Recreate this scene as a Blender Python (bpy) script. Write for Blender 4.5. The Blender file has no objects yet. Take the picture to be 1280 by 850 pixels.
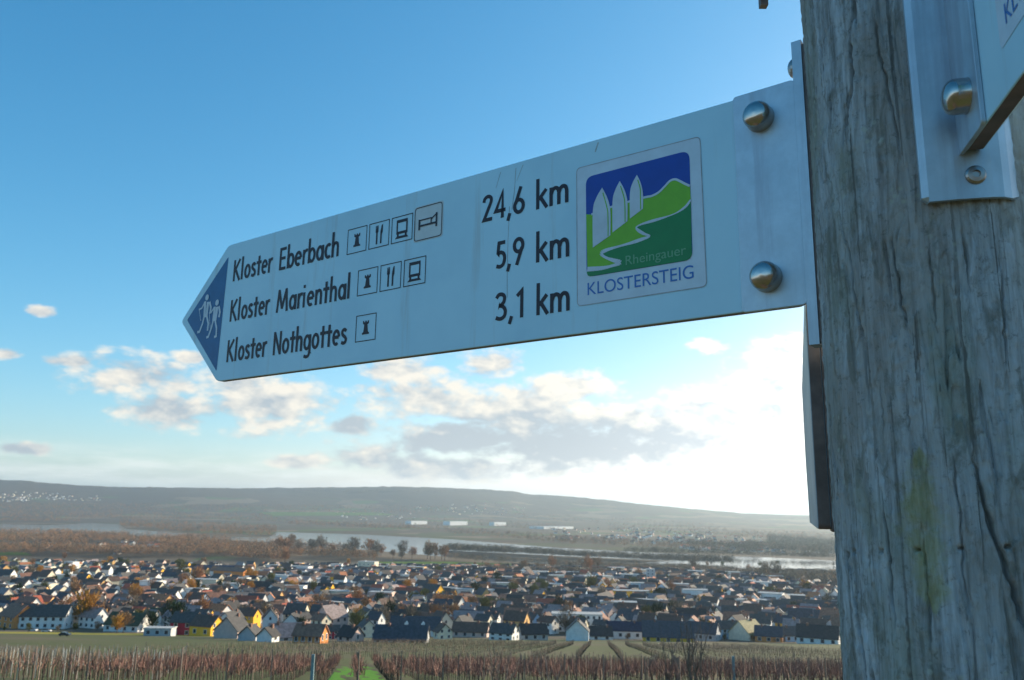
import bpy, bmesh, math, random
import numpy as np
from mathutils import Vector, Matrix
from mathutils.geometry import tessellate_polygon
random.seed(7)
RNG = np.random.default_rng(7)
SC = bpy.context.scene
COL = SC.collection
rad = math.radians

# ------------------------------------------------------------------ camera
F_PX, PITCH, ROLL = 1028.79, 0.20358, 0.01431
FW = np.array([0, math.cos(PITCH), math.sin(PITCH)])
_up = np.array([0, -math.sin(PITCH), math.cos(PITCH)])
_rt = np.array([1.0, 0, 0])
RT = math.cos(ROLL) * _rt + math.sin(ROLL) * _up
UP = -math.sin(ROLL) * _rt + math.cos(ROLL) * _up
cd = bpy.data.cameras.new('camera')
cam = bpy.data.objects.new('camera', cd)
COL.objects.link(cam)
cd.sensor_width = 36.0
cd.lens = F_PX * 36.0 / 1280.0
cd.clip_start = 0.02
cd.clip_end = 60000
cam.matrix_world = Matrix(((RT[0], UP[0], -FW[0], 0), (RT[1], UP[1], -FW[1], 0), (RT[2], UP[2], -FW[2], 0), (0, 0, 0, 1)))
cd.dof.use_dof = True
cd.dof.focus_distance = 0.80
cd.dof.aperture_fstop = 24.0
SC.camera = cam

# ------------------------------------------------------------------ world, sun, exposure
SUN_AZ, SUN_EL = 56.0, 16.0          # degrees right of the view direction, above the horizon
SKY_STRENGTH, SUN_STRENGTH, EXPOSURE = 0.12, 5.0, 0.80
SC.view_settings.view_transform = 'Standard'
SC.view_settings.look = 'None'
SC.view_settings.gamma = 1.0
SC.view_settings.exposure = EXPOSURE
SC.view_settings.use_curve_mapping = False
SC.cycles.use_denoising = True
SC.cycles.max_bounces = 8
SC.cycles.volume_bounces = 1
SC.cycles.transparent_max_bounces = 8

def ray(x, y):
    return FW + RT * (x - 640) / F_PX + UP * (425 - y) / F_PX
def azel(x, y):
    r = ray(x, y)
    return math.atan2(r[0], r[1]), math.atan2(r[2], math.hypot(r[0], r[1]))

world = bpy.data.worlds.new('World')
SC.world = world
world.use_nodes = True
WN = world.node_tree
WN.nodes.clear()
class NB:
    """small helper that wires math nodes"""
    def __init__(s, nt): s.nt = nt
    def node(s, t, **kw):
        n = s.nt.nodes.new(t)
        for k, v in kw.items(): setattr(n, k, v)
        return n
    def put(s, sock, v):
        if isinstance(v, bpy.types.NodeSocket): s.nt.links.new(v, sock)
        else: sock.default_value = v
    def m(s, op, a, b=0.0, c=0.0, clamp=False):
        n = s.node('ShaderNodeMath', operation=op, use_clamp=clamp)
        s.put(n.inputs[0], a); s.put(n.inputs[1], b); s.put(n.inputs[2], c)
        return n.outputs[0]
    def mix(s, f, a, b, blend='MIX'):
        n = s.node('ShaderNodeMix', data_type='RGBA', blend_type=blend)
        s.put(n.inputs['Factor'], f); s.put(n.inputs[6], a); s.put(n.inputs[7], b)
        return n.outputs[2]
    def ramp(s, f, stops, interp='LINEAR'):
        n = s.node('ShaderNodeValToRGB')
        n.color_ramp.interpolation = interp
        e = n.color_ramp.elements
        while len(e) < len(stops): e.new(0.5)
        for el, (p, c) in zip(e, stops):
            el.position = p
            el.color = (*c, 1) if len(c) == 3 else c
        s.put(n.inputs[0], f)
        return n.outputs[0]
    def noise(s, vec, scale, detail=4, rough=0.55, dist=0.0):
        n = s.node('ShaderNodeTexNoise')
        s.put(n.inputs['Vector'], vec)
        n.inputs['Scale'].default_value = scale; n.inputs['Detail'].default_value = detail
        n.inputs['Roughness'].default_value = rough; n.inputs['Distortion'].default_value = dist
        return n.outputs['Fac']
    def step(s, x, lo, hi):
        n = s.node('ShaderNodeMapRange', interpolation_type='SMOOTHSTEP')
        s.put(n.inputs[0], x); n.inputs[1].default_value = lo; n.inputs[2].default_value = hi
        return n.outputs[0]
    def xyz(s, x, y, z):
        n = s.node('ShaderNodeCombineXYZ')
        s.put(n.inputs[0], x); s.put(n.inputs[1], y); s.put(n.inputs[2], z)
        return n.outputs[0]

def build_world():
    b = NB(WN)
    sky = b.node('ShaderNodeTexSky', sky_type='NISHITA', sun_disc=False)
    sky.sun_elevation = rad(SUN_EL); sky.sun_rotation = rad(SUN_AZ)
    sky.altitude = 100; sky.air_density = 1.0; sky.dust_density = 0.8; sky.ozone_density = 2.5
    # crisp winter air: deeper blue away from the sun, white rather than yellow close to it
    sc_ = b.node('ShaderNodeSeparateColor'); WN.links.new(sky.outputs[0], sc_.inputs[0])
    sr, sg, sb = sc_.outputs
    sr = b.m('MINIMUM', b.m('MULTIPLY', b.m('POWER', b.m('DIVIDE', sr, 1.8), 1.64), 1.106), b.m('MULTIPLY', sg, 1.05))
    sb = b.m('MAXIMUM', b.m('MULTIPLY', b.m('POWER', b.m('DIVIDE', sb, 3.8), 0.85), 4.09), b.m('MULTIPLY', sg, 0.90))
    cc_ = b.node('ShaderNodeCombineColor')
    for k, q in enumerate((sr, sg, sb)): WN.links.new(q, cc_.inputs[k])
    SKYC = cc_.outputs[0]
    tc = b.node('ShaderNodeTexCoord')
    sp = b.node('ShaderNodeSeparateXYZ')
    WN.links.new(tc.outputs['Generated'], sp.inputs[0])
    az = b.m('ARCTAN2', sp.outputs[0], sp.outputs[1])
    el = b.m('ARCSINE', sp.outputs[2])
    # cumulus banks, each an ellipse in azimuth and elevation eroded by turbulence (px centre, half sizes in px, greyness)
    banks = [(178, 474, 78, 26, 0), (205, 512, 66, 24, 0.2), (345, 500, 95, 38, 0), (300, 480, 60, 28, 0), (50, 388, 20, 7, 0),
             (8, 441, 20, 9, 0), (86, 450, 34, 9, 0), (30, 560, 36, 9, 0.6), (505, 464, 66, 20, 0), (612, 456, 48, 22, 0),
             (540, 500, 110, 38, 0), (660, 520, 130, 50, 0), (600, 552, 150, 34, 0.9), (720, 556, 170, 40, 0.9), (718, 484, 88, 26, 0),
             (770, 520, 100, 36, 0), (860, 540, 130, 46, 0.25), (460, 570, 70, 20, 0.4), (560, 582, 110, 20, 0.6), (890, 433, 28, 12, 0),
             (868, 504, 46, 18, 0), (985, 440, 60, 24, 0), (960, 500, 90, 50, 0), (440, 530, 40, 18, 0.7), (236, 446, 22, 9, 0.2), (375, 576, 40, 10, 0.5)]
    dens = None; grey = None; hgt = None
    for (px, py, w, h, g) in banks:
        a0, e0 = azel(px, py); k_ = 1.18 if w > 40 else 1.0; w, h = w * k_, h * k_
        da = b.m('DIVIDE', b.m('SUBTRACT', az, a0), w / F_PX)
        de = b.m('DIVIDE', b.m('SUBTRACT', el, e0), h / F_PX)
        q = b.m('SUBTRACT', 1.0, b.m('SQRT', b.m('ADD', b.m('MULTIPLY', da, da), b.m('MULTIPLY', de, de))))
        dens = q if dens is None else b.m('SMOOTH_MAX', dens, q, 0.15)
        if g > 0:
            gg = b.m('MULTIPLY', b.step(q, -0.15, 0.6), g)
            grey = gg if grey is None else b.m('MAXIMUM', grey, gg)
        hh = b.m('MULTIPLY', b.step(q, -0.3, 0.5), de)
        hgt = hh if hgt is None else b.m('ADD', hgt, hh)
    def field(oa, oe):
        v = b.xyz(b.m('MULTIPLY', b.m('ADD', az, oa), 18.0), b.m('MULTIPLY', b.m('ADD', el, oe), 34.0), 3.7)
        n1 = b.noise(v, 1.0, 7, 0.58, 0.2)
        vo = b.node('ShaderNodeTexVoronoi', feature='F1', normalize=False)
        WN.links.new(v, vo.inputs['Vector']); vo.inputs['Scale'].default_value = 2.2
        vo.inputs['Detail'].default_value = 2.0; vo.inputs['Roughness'].default_value = 0.45
        bil = b.m('SUBTRACT', 0.92, vo.outputs['Distance'])
        return b.m('ADD', b.m('MULTIPLY', n1, 0.82), b.m('MULTIPLY', bil, 0.18))
    n0 = field(0.0, 0.0)
    n1 = field(0.020, 0.014)
    # loose clouds low over the whole horizon, the same kind as those in view
    v2 = b.xyz(b.m('MULTIPLY', az, 5.0), b.m('MULTIPLY', el, 26.0), 9.1)
    gen = b.m('SUBTRACT', b.noise(v2, 1.0, 3, 0.5), 0.62)
    low = b.m('MULTIPLY', b.step(el, 0.005, 0.05), b.m('SUBTRACT', 1.0, b.step(el, 0.10, 0.30)))
    away = b.step(b.m('ABSOLUTE', b.m('ADD', az, 0.05)), 0.62, 0.8)
    gen = b.m('MULTIPLY', b.m('MULTIPLY', b.m('MULTIPLY', gen, 4.0), low), away)
    gen = b.m('SUBTRACT', gen, b.m('MULTIPLY', b.m('SUBTRACT', 1.0, away), 0.8))
    tot = b.m('ADD', b.m('MAXIMUM', dens, gen), b.m('MULTIPLY', b.m('SUBTRACT', n0, 0.425), 2.4))
    mask = b.step(tot, 0.0, 0.66)
    # pale band of far cloud just above the hills
    band = b.m('MULTIPLY', b.step(el, 0.006, 0.03), b.m('SUBTRACT', 1.0, b.step(el, 0.035, 0.075)))
    v3 = b.xyz(b.m('MULTIPLY', az, 12.0), b.m('MULTIPLY', el, 75.0), 1.3)
    band = b.m('MULTIPLY', b.m('MULTIPLY', band, b.step(b.noise(v3, 1.0, 5, 0.6), 0.36, 0.72)), 0.6)
    lit = b.m('ADD', b.m('MULTIPLY', b.m('SUBTRACT', n0, n1), 3.2), 0.62)
    lit = b.m('ADD', lit, b.m('MULTIPLY', b.m('MAXIMUM', b.m('MINIMUM', hgt, 1.0), -1.0), 0.28))
    thick = b.step(tot, 0.35, 1.3)
    lit = b.m('SUBTRACT', lit, b.m('MULTIPLY', thick, 0.12))
    lit = b.m('SUBTRACT', lit, b.m('MULTIPLY', grey, 0.85), clamp=True)
    # nearer the sun the clouds are brighter
    sd = Vector((math.sin(rad(SUN_AZ)) * math.cos(rad(SUN_EL)), math.cos(rad(SUN_AZ)) * math.cos(rad(SUN_EL)), math.sin(rad(SUN_EL))))
    dp = b.node('ShaderNodeVectorMath', operation='DOT_PRODUCT')
    WN.links.new(tc.outputs['Generated'], dp.inputs[0]); dp.inputs[1].default_value = sd
    near = b.step(dp.outputs['Value'], 0.55, 1.0)
    col = b.mix(lit, (2.8, 3.1, 3.4, 1), (6.0, 5.5, 4.7, 1))
    boost = b.m('ADD', 0.85, b.m('MULTIPLY', near, 0.7))
    bc = b.node('ShaderNodeVectorMath', operation='SCALE')
    WN.links.new(col, bc.inputs[0]); WN.links.new(boost, bc.inputs['Scale'])
    out = b.mix(band, SKYC, (5.4, 5.5, 5.2, 1))
    out = b.mix(b.m('MULTIPLY', mask, 0.93), out, bc.outputs[0])
    bg = b.node('ShaderNodeBackground')
    WN.links.new(out, bg.inputs[0]); bg.inputs[1].default_value = SKY_STRENGTH
    bg0 = b.node('ShaderNodeBackground')
    WN.links.new(SKYC, bg0.inputs[0]); bg0.inputs[1].default_value = SKY_STRENGTH
    inb = b.m('MULTIPLY', b.m('GREATER_THAN', el, 0.0), b.m('LESS_THAN', el, 0.30))
    ms = b.node('ShaderNodeMixShader')
    WN.links.new(inb, ms.inputs[0]); WN.links.new(bg0.outputs[0], ms.inputs[1]); WN.links.new(bg.outputs[0], ms.inputs[2])
    wo = b.node('ShaderNodeOutputWorld')
    WN.links.new(ms.outputs[0], wo.inputs[0])
    world.cycles.sampling_method = 'MANUAL'; world.cycles.sample_map_resolution = 512
build_world()

ld = bpy.data.lights.new('sun', 'SUN')
ld.energy = SUN_STRENGTH; ld.angle = rad(0.5); ld.color = (1.0, 0.85, 0.63)
sun = bpy.data.objects.new('sun', ld)
COL.objects.link(sun)
sun.rotation_euler = (rad(90 - SUN_EL), 0, rad(180 - SUN_AZ))

# ------------------------------------------------------------------ helpers
def tag(o, label=None, cat=None, group=None, kind=None):
    if label: o['label'] = label
    if cat: o['category'] = cat
    if group: o['group'] = group
    if kind: o['kind'] = kind
    return o
def empty(name, loc=(0, 0, 0), rz=0.0):
    o = bpy.data.objects.new(name, None)
    COL.objects.link(o)
    o.location = loc; o.rotation_euler = (0, 0, rz); o.empty_display_size = 0.1
    return o
def link_mesh(name, me, mat, parent=None, loc=None, rz=None):
    o = bpy.data.objects.new(name, me)
    COL.objects.link(o)
    if mat is not None and len(me.materials) == 0: me.materials.append(mat)
    if parent is not None: o.parent = parent
    if loc is not None: o.location = loc
    if rz is not None: o.rotation_euler = (0, 0, rz)
    return o
def pmesh(name, verts, faces):
    me = bpy.data.meshes.new(name)
    me.from_pydata([tuple(v) for v in verts], [], faces)
    me.update()
    return me
def npmesh(name, V, Fc, smooth=False):
    """V (n,3), Fc (m,k) arrays"""
    me = bpy.data.meshes.new(name)
    V = np.ascontiguousarray(V, dtype=np.float32); Fc = np.ascontiguousarray(Fc, dtype=np.int32)
    m, k = Fc.shape
    me.vertices.add(len(V)); me.vertices.foreach_set('co', V.ravel())
    me.loops.add(m * k); me.loops.foreach_set('vertex_index', Fc.ravel())
    me.polygons.add(m)
    me.polygons.foreach_set('loop_start', np.arange(0, m * k, k, dtype=np.int32))
    me.polygons.foreach_set('loop_total', np.full(m, k, dtype=np.int32))
    if smooth: me.polygons.foreach_set('use_smooth', np.ones(m, dtype=bool))
    me.update(calc_edges=True)
    return me
class MB:
    def __init__(s): s.v = []; s.f = []
    def add(s, vs, fs):
        o = len(s.v); s.v += [tuple(p) for p in vs]; s.f += [tuple(i + o for i in f) for f in fs]
    def box(s, x0, x1, y0, y1, z0, z1):
        s.add([(x, y, z) for z in (z0, z1) for y in (y0, y1) for x in (x0, x1)],
              [(0, 2, 3, 1), (4, 5, 7, 6), (0, 1, 5, 4), (2, 6, 7, 3), (0, 4, 6, 2), (1, 3, 7, 5)])
    def tube(s, p, q, r0, r1, n=6):
        p = Vector(p); q = Vector(q); a = (q - p).normalized()
        u = a.orthogonal().normalized(); w = a.cross(u)
        vs = []
        for c, r in ((p, r0), (q, r1)):
            for i in range(n):
                t = 2 * math.pi * i / n
                vs.append(c + (u * math.cos(t) + w * math.sin(t)) * r)
        fs = [(i, (i + 1) % n, n + (i + 1) % n, n + i) for i in range(n)]
        fs += [tuple(range(n - 1, -1, -1)), tuple(range(n, 2 * n))]
        s.add(vs, fs)
    def mesh(s, name): return pmesh(name, s.v, s.f)

def material(name, rough=0.8, metal=0.0, spec=0.5):
    m = bpy.data.materials.new(name); m.use_nodes = True
    nt = m.node_tree; bs = nt.nodes['Principled BSDF']
    bs.inputs['Roughness'].default_value = rough; bs.inputs['Metallic'].default_value = metal
    bs.inputs['Specular IOR Level'].default_value = spec
    return m, NB(nt), bs
_mc = {}
def plain(name, c, rough=0.8, metal=0.0, var=0.12, scale=3.0, spec=0.4):
    """one colour with fine mottling"""
    if name in _mc: return _mc[name]
    m, b, bs = material(name, rough, metal, spec)
    tc = b.node('ShaderNodeTexCoord')
    n = b.noise(tc.outputs['Object'], scale, 5, 0.6)
    lo = tuple(x * (1 - var) for x in c) + (1,); hi = tuple(min(1, x * (1 + var)) for x in c) + (1,)
    b.put(bs.inputs['Base Color'], b.mix(b.step(n, 0.3, 0.7), lo, hi))
    _mc[name] = m
    return m

# ------------------------------------------------------------------ terrain
PROF = [(-400, 30), (-60, 6), (-8, -1.2), (0, -1.75), (6, -2.3), (14, -3.4), (30, -6.4), (60, -11.6), (100, -17.8), (200, -31.5), (300, -45.6), (432, -62.8),
        (567, -70.9), (702, -76.3), (945, -83.0), (1150, -88.4), (1350, -97.2), (1510, -104.6), (1690, -106.6), (60000, -106.6)]
_px = np.array([p[0] for p in PROF], float); _pz = np.array([p[1] for p in PROF], float)
def prof(y): return np.interp(y, _px, _pz)
_ridge_px = [(-500, 592), (-200, 596), (0, 600), (30, 601), (60, 604), (110, 608), (150, 609.5), (300, 610.5), (400, 609.5), (500, 609), (560, 610),
             (600, 611.5), (640, 614), (660, 618), (700, 620), (760, 625.5), (800, 630.5), (860, 636), (930, 642), (1000, 645), (1300, 650), (1800, 655)]
_ra = np.array([azel(*p)[0] for p in _ridge_px]); _re = np.array([azel(*p)[1] for p in _ridge_px])
R_RIDGE = 10500.0
R_FOOT = 5700.0
def sstep(x): x = np.clip(x, 0, 1); return x * x * (3 - 2 * x)
def height(x, y):
    x = np.asarray(x, float); y = np.asarray(y, float)
    z = prof(y)
    d = np.hypot(x, y); a = np.arctan2(x, y)
    top = R_RIDGE * np.tan(np.interp(a, _ra, _re)) + 106.6
    top = np.where(np.abs(a) > 1.35, 60.0, np.maximum(top, 12.0))
    t = np.clip((d - R_FOOT) / (R_RIDGE - R_FOOT), 0, 1)
    s = 0.30 * t + 0.70 * sstep((t - 0.30) / 0.70)
    wob = 1 + 0.10 * np.sin(a * 23 + d * 0.0011) * t * (1 - t) * 4
    z = z + np.where((d > R_FOOT) & (y > -2000), top * s * wob, 0)
    return z
_ral, _rel = _ra.tolist(), _re.tolist()
import bisect
_pxl, _pzl = _px.tolist(), _pz.tolist()
def hgt1(x, y):
    """height() for one point, quickly"""
    d = math.hypot(x, y)
    if d > R_FOOT: return float(height(x, y))
    k = min(max(bisect.bisect_right(_pxl, y), 1), len(_pxl) - 1)
    t = min(max((y - _pxl[k - 1]) / (_pxl[k] - _pxl[k - 1]), 0), 1)
    return _pzl[k - 1] + (_pzl[k] - _pzl[k - 1]) * t
def ground_px(x, y):
    """the ground point seen at a pixel of the photograph"""
    r = ray(x, y); r = r / np.linalg.norm(r); a, b, c = map(float, r)
    t0 = t = 5.0
    while t < 16000:
        if c * t < hgt1(a * t, b * t): break
        t0 = t; t *= 1.10
    for _ in range(22):
        tm = 0.5 * (t0 + t)
        if c * tm < hgt1(a * tm, b * tm): t = tm
        else: t0 = tm
    return a * t, b * t, hgt1(a * t, b * t)

def ground_material():
    m, b, bs = material('ground_soil', 0.95, 0, 0.2)
    g = b.node('ShaderNodeNewGeometry'); P = g.outputs['Position']
    sp = b.node('ShaderNodeSeparateXYZ'); b.nt.links.new(P, sp.inputs[0])
    d = b.m('POWER', b.m('ADD', b.m('MULTIPLY', sp.outputs[0], sp.outputs[0]), b.m('MULTIPLY', sp.outputs[1], sp.outputs[1])), 0.5)
    # vineyard floor: grass and soil
    n1 = b.noise(P, 0.55, 6, 0.65); n2 = b.noise(P, 0.02, 4, 0.5); n3 = b.noise(P, 6.0, 4, 0.7)
    grass = b.mix(n3, (0.050, 0.068, 0.018, 1), (0.11, 0.115, 0.040, 1))
    soil = b.mix(n3, (0.085, 0.060, 0.042, 1), (0.18, 0.13, 0.090, 1))
    near = b.mix(b.step(b.m('ADD', b.m('MULTIPLY', n1, 0.6), b.m('MULTIPLY', n2, 0.4)), 0.46, 0.62), grass, soil)
    # town gardens, streets
    n4 = b.noise(P, 0.035, 5, 0.6); n5 = b.noise(P, 0.16, 3, 0.6)
    town = b.ramp(n4, [(0.30, (0.065, 0.075, 0.030)), (0.45, (0.11, 0.090, 0.060)), (0.56, (0.15, 0.12, 0.090)), (0.68, (0.085, 0.10, 0.035))])
    # plain and hills: fields and woods in patches
    vn = b.node('ShaderNodeTexVoronoi', distance='EUCLIDEAN'); b.nt.links.new(P, vn.inputs['Vector']); vn.inputs['Scale'].default_value = 0.0030
    vn.inputs['Randomness'].default_value = 0.9
    sepc = b.node('ShaderNodeSeparateColor'); b.nt.links.new(vn.outputs['Color'], sepc.inputs[0])
    field = b.ramp(sepc.outputs[0], [(0.0, (0.075, 0.080, 0.034)), (0.22, (0.14, 0.10, 0.058)), (0.42, (0.080, 0.115, 0.034)), (0.55, (0.17, 0.125, 0.078)), (0.8, (0.070, 0.062, 0.034))], 'CONSTANT')
    n6 = b.noise(P, 0.0016, 6, 0.62)
    wood = b.mix(b.noise(P, 0.03, 4, 0.7), (0.055, 0.043, 0.027, 1), (0.12, 0.088, 0.055, 1))
    far = b.mix(b.step(n6, 0.46, 0.51), field, wood)
    # beech woods along the crest
    crest = b.step(b.m('ADD', sp.outputs[2], b.m('MULTIPLY', b.m('SUBTRACT', n6, 0.5), 160.0)), 60.0, 90.0)
    far = b.mix(crest, far, wood)
    c = b.mix(b.step(d, 410.0, 440.0), near, town)
    c = b.mix(b.step(d, 1500.0, 1900.0), c, far)
    b.put(bs.inputs['Base Color'], c)
    return m
def build_ground():
    rs = np.concatenate([[0.4], np.geomspace(1.5, 30, 26), np.geomspace(33, 1300, 90), np.geomspace(1340, 5700, 44), np.linspace(5800, 11000, 80), np.geomspace(11200, 40000, 14)])
    an = np.concatenate([np.linspace(-180, -48, 34), np.linspace(-46, 46, 240), np.linspace(48, 180, 34)[:-1]])
    an = np.radians(an); A, R = np.meshgrid(an, rs)
    X = R * np.sin(A); Y = R * np.cos(A)
    Z = height(X, Y)
    far = (R > 6400) & (R < 12000)
    wv = RNG.normal(0, 1, Z.shape) * np.where((R > 9300) & (R < 11000), 4.0, np.where(far, 2.0, 0.0))
    wv += np.where((R > 12) & (R < 300), RNG.normal(0, 0.06, Z.shape), 0)
    V = np.stack([X, Y, Z + wv], -1).reshape(-1, 3)
    nr, na = len(rs), len(an)
    i = np.arange(nr - 1)[:, None] * na; j = np.arange(na)[None, :]; k = (np.arange(na) + 1) % na
    Fc = np.stack([i + j, i + k[None, :], i + na + k[None, :], i + na + j], -1).reshape(-1, 4)
    me = npmesh('ground', V, Fc[:, ::-1], True)
    # close the disc under the camera
    o = link_mesh('ground', me, ground_material())
    bm = bmesh.new(); bm.from_mesh(me); bm.verts.ensure_lookup_table()
    bm.faces.new([bm.verts[q] for q in range(na)]); bmesh.ops.recalc_face_normals(bm, faces=bm.faces); bm.to_mesh(me); bm.free()
    tag(o, kind='structure')
build_ground()

def sheet(name, pts, z_off, mat, label=None):
    """a flat sheet on the plain whose outline is given by points on the ground"""
    V = [ground_px(*p) for p in pts]
    me = bpy.data.meshes.new(name); bm = bmesh.new()
    vs = [bm.verts.new((x, y, z + z_off)) for x, y, z in V]
    f = bm.faces.new(vs); bmesh.ops.triangulate(bm, faces=[f])
    bmesh.ops.recalc_face_normals(bm, faces=bm.faces)
    if bm.faces[:][0].normal.z < 0: bmesh.ops.reverse_faces(bm, faces=bm.faces)
    bm.to_mesh(me); bm.free()
    o = link_mesh(name, me, mat); tag(o, kind='structure')
    return o
def water_material():
    m, b, bs = material('river_water', 0.08, 0, 0.5)
    bs.inputs['Base Color'].default_value = (0.035, 0.05, 0.055, 1)
    g = b.node('ShaderNodeNewGeometry')
    bp = b.node('ShaderNodeBump'); bp.inputs['Strength'].default_value = 0.25; bp.inputs['Distance'].default_value = 0.6
    b.put(bp.inputs['Height'], b.noise(g.outputs['Position'], 0.12, 4, 0.6)); b.nt.links.new(bp.outputs[0], bs.inputs['Normal'])
    return m
sheet('river', [(-260, 654), (0, 655), (65, 656.5), (110, 653.5), (148, 655), (158, 661), (230, 667), (290, 671), (335, 672), (346, 665), (450, 668), (562, 674), (700, 685), (800, 690), (900, 694.5),
                (1000, 698.5), (1100, 703), (1300, 709), (1300, 731), (1100, 724), (1040, 721), (960, 716), (860, 713), (760, 709), (690, 705), (613, 700), (560, 696),
                (440, 686), (340, 679), (230, 672), (150, 669), (0, 665), (-260, 665)], 0.10, water_material())
sheet('river_island', [(545, 688), (640, 692), (720, 696), (800, 699.5), (880, 702.5), (925, 705.5), (880, 708), (800, 705), (720, 701.5), (640, 697.5), (570, 692)], 0.35,
      plain('island_soil', (0.05, 0.042, 0.028), 0.95, 0, 0.3, 0.05))
FG = plain('winter_wheat', (0.085, 0.14, 0.022), 0.95, 0, 0.25, 0.03, 0.1)
for pts in ([(-40, 701), (20, 700), (52, 703), (60, 711), (20, 717), (-40, 719)], [(470, 702), (560, 702), (640, 704.5), (640, 710), (560, 709), (480, 708)],
            [(320, 640), (470, 640.5), (500, 644), (340, 645)], [(-60, 690.5), (30, 690), (40, 694), (-60, 695)]):
    sheet('field', pts, 0.25, FG)

# haze over the valley
def build_haze():
    b = MB(); b.box(-45000, 45000, -45000, 45000, -109, 420)
    m = bpy.data.materials.new('valley_haze'); m.use_nodes = True
    nt = m.node_tree; nt.nodes.clear()
    pv = nt.nodes.new('ShaderNodeVolumePrincipled'); out = nt.nodes.new('ShaderNodeOutputMaterial')
    pv.inputs['Color'].default_value = (0.68, 0.86, 1.0, 1); pv.inputs['Density'].default_value = 4.4e-5
    pv.inputs['Anisotropy'].default_value = 0.5
    nt.links.new(pv.outputs[0], out.inputs['Volume'])
    o = link_mesh('haze', b.mesh('haze'), m)
    tag(o, 'pale winter haze lying over the whole valley', 'haze', kind='stuff')
build_haze()

# ================================================================== the signpost
YAW = 0.93696
SD = np.array([-math.sin(YAW), math.cos(YAW), 0.0])          # the way the big sign points
SN = np.array([-math.cos(YAW), -math.sin(YAW), 0.0])         # its printed face looks this way
SB = np.array([0.2464, 0.66028, 0.17106])                    # lower inner corner
S_LEN = 0.92311
def suv(x, y):
    """pixel -> millimetres on the sign face (u from the tip, v from the lower edge)"""
    r = ray(x, y); P = r * ((SB @ SN) / (r @ SN))
    return ((S_LEN - (P - SB) @ SD) * 1000, (P[2] - SB[2]) * 1000)
TIP = SB + SD * S_LEN
# sign space: local x = reading direction (mm/1000), local y = into the sign, local z = up
SIGN_RZ = math.atan2(-SD[1], -SD[0])

def white_enamel():
    m, b, bs = material('white_enamel', 0.38, 0, 0.5)
    tc = b.node('ShaderNodeTexCoord'); O = tc.outputs['Object']
    mp = b.node('ShaderNodeMapping'); mp.inputs['Scale'].default_value = (40, 40, 3.0); b.nt.links.new(O, mp.inputs[0])
    st = b.noise(mp.outputs[0], 1.0, 5, 0.65)
    bl = b.noise(O, 9.0, 5, 0.6)
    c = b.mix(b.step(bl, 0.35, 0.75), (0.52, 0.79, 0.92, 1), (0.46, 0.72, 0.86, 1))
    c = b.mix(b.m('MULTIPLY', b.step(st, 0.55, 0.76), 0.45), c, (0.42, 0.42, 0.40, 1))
    fine = b.noise(O, 900.0, 2, 0.6)
    c = b.mix(b.m('MULTIPLY', b.step(fine, 0.66, 0.8), 0.25), c, (0.35, 0.36, 0.36, 1))
    b.put(bs.inputs['Base Color'], c)
    b.put(bs.inputs['Roughness'], b.m('ADD', 0.30, b.m('MULTIPLY', bl, 0.25)))
    return m
def brushed(name, col, rough=0.38, metal=0.85, sc=(3, 3, 160)):
    m, b, bs = material(name, rough, metal)
    tc = b.node('ShaderNodeTexCoord')
    mp = b.node('ShaderNodeMapping'); mp.inputs['Scale'].default_value = sc; b.nt.links.new(tc.outputs['Object'], mp.inputs[0])
    n = b.noise(mp.outputs[0], 6.0, 4, 0.6); n2 = b.noise(tc.outputs['Object'], 30.0, 5, 0.65)
    b.put(bs.inputs['Base Color'], b.mix(b.step(n2, 0.3, 0.75), tuple(x * 0.85 for x in col) + (1,), tuple(min(1, x * 1.08) for x in col) + (1,)))
    if metal < 0.9:
        m3 = b.node('ShaderNodeMapping'); m3.inputs['Scale'].default_value = (55, 55, 4); b.nt.links.new(tc.outputs['Object'], m3.inputs[0])
        sm = b.noise(m3.outputs[0], 1.0, 5, 0.6)
        src = bs.inputs['Base Color'].links[0].from_socket
        b.put(bs.inputs['Base Color'], b.mix(b.m('MULTIPLY', b.step(sm, 0.48, 0.68), 0.55), src, (0.33, 0.36, 0.42, 1)))
    b.put(bs.inputs['Roughness'], b.m('ADD', rough - 0.08, b.m('MULTIPLY', n2, 0.2)))
    bp = b.node('ShaderNodeBump'); bp.inputs['Strength'].default_value = 0.06; bp.inputs['Distance'].default_value = 0.001
    b.put(bp.inputs['Height'], n); b.nt.links.new(bp.outputs[0], bs.inputs['Normal'])
    return m
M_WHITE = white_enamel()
M_EDGE = plain('sign_edge_brown', (0.17, 0.125, 0.11), 0.5, 0.2, 0.25, 40)
M_ALU = brushed('bracket_aluminium', (0.50, 0.60, 0.68), 0.46, 0.6)
M_NUT = brushed('cap_nut_steel', (0.52, 0.47, 0.44), 0.17, 1.0, (20, 20, 20))
M_SCREW = brushed('screw_steel', (0.42, 0.38, 0.36), 0.35, 1.0, (20, 20, 20))
M_INK = plain('black_print', (0.020, 0.012, 0.022), 0.45, 0, 0.15, 60)
M_BLUE = plain('blue_print', (0.002, 0.115, 0.30), 0.4, 0, 0.1, 60)
M_PALE = plain('pale_print', (0.58, 0.66, 0.74), 0.4, 0, 0.06, 60)
M_STICK = plain('sticker_white', (0.62, 0.72, 0.82), 0.35, 0, 0.05, 50)
M_NAVY = plain('sticker_navy', (0.006, 0.055, 0.38), 0.35, 0, 0.06, 60)
M_LIME = plain('sticker_lime', (0.19, 0.50, 0.014), 0.35, 0, 0.06, 60)
M_GREEN = plain('sticker_green', (0.006, 0.22, 0.06), 0.35, 0, 0.06, 60)
M_CAPS = plain('sticker_letter_blue', (0.04, 0.17, 0.52), 0.35, 0, 0.05, 60)
M_STAIN = plain('old_scratch_grey', (0.36, 0.44, 0.48), 0.6, 0, 0.3, 60)

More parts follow.
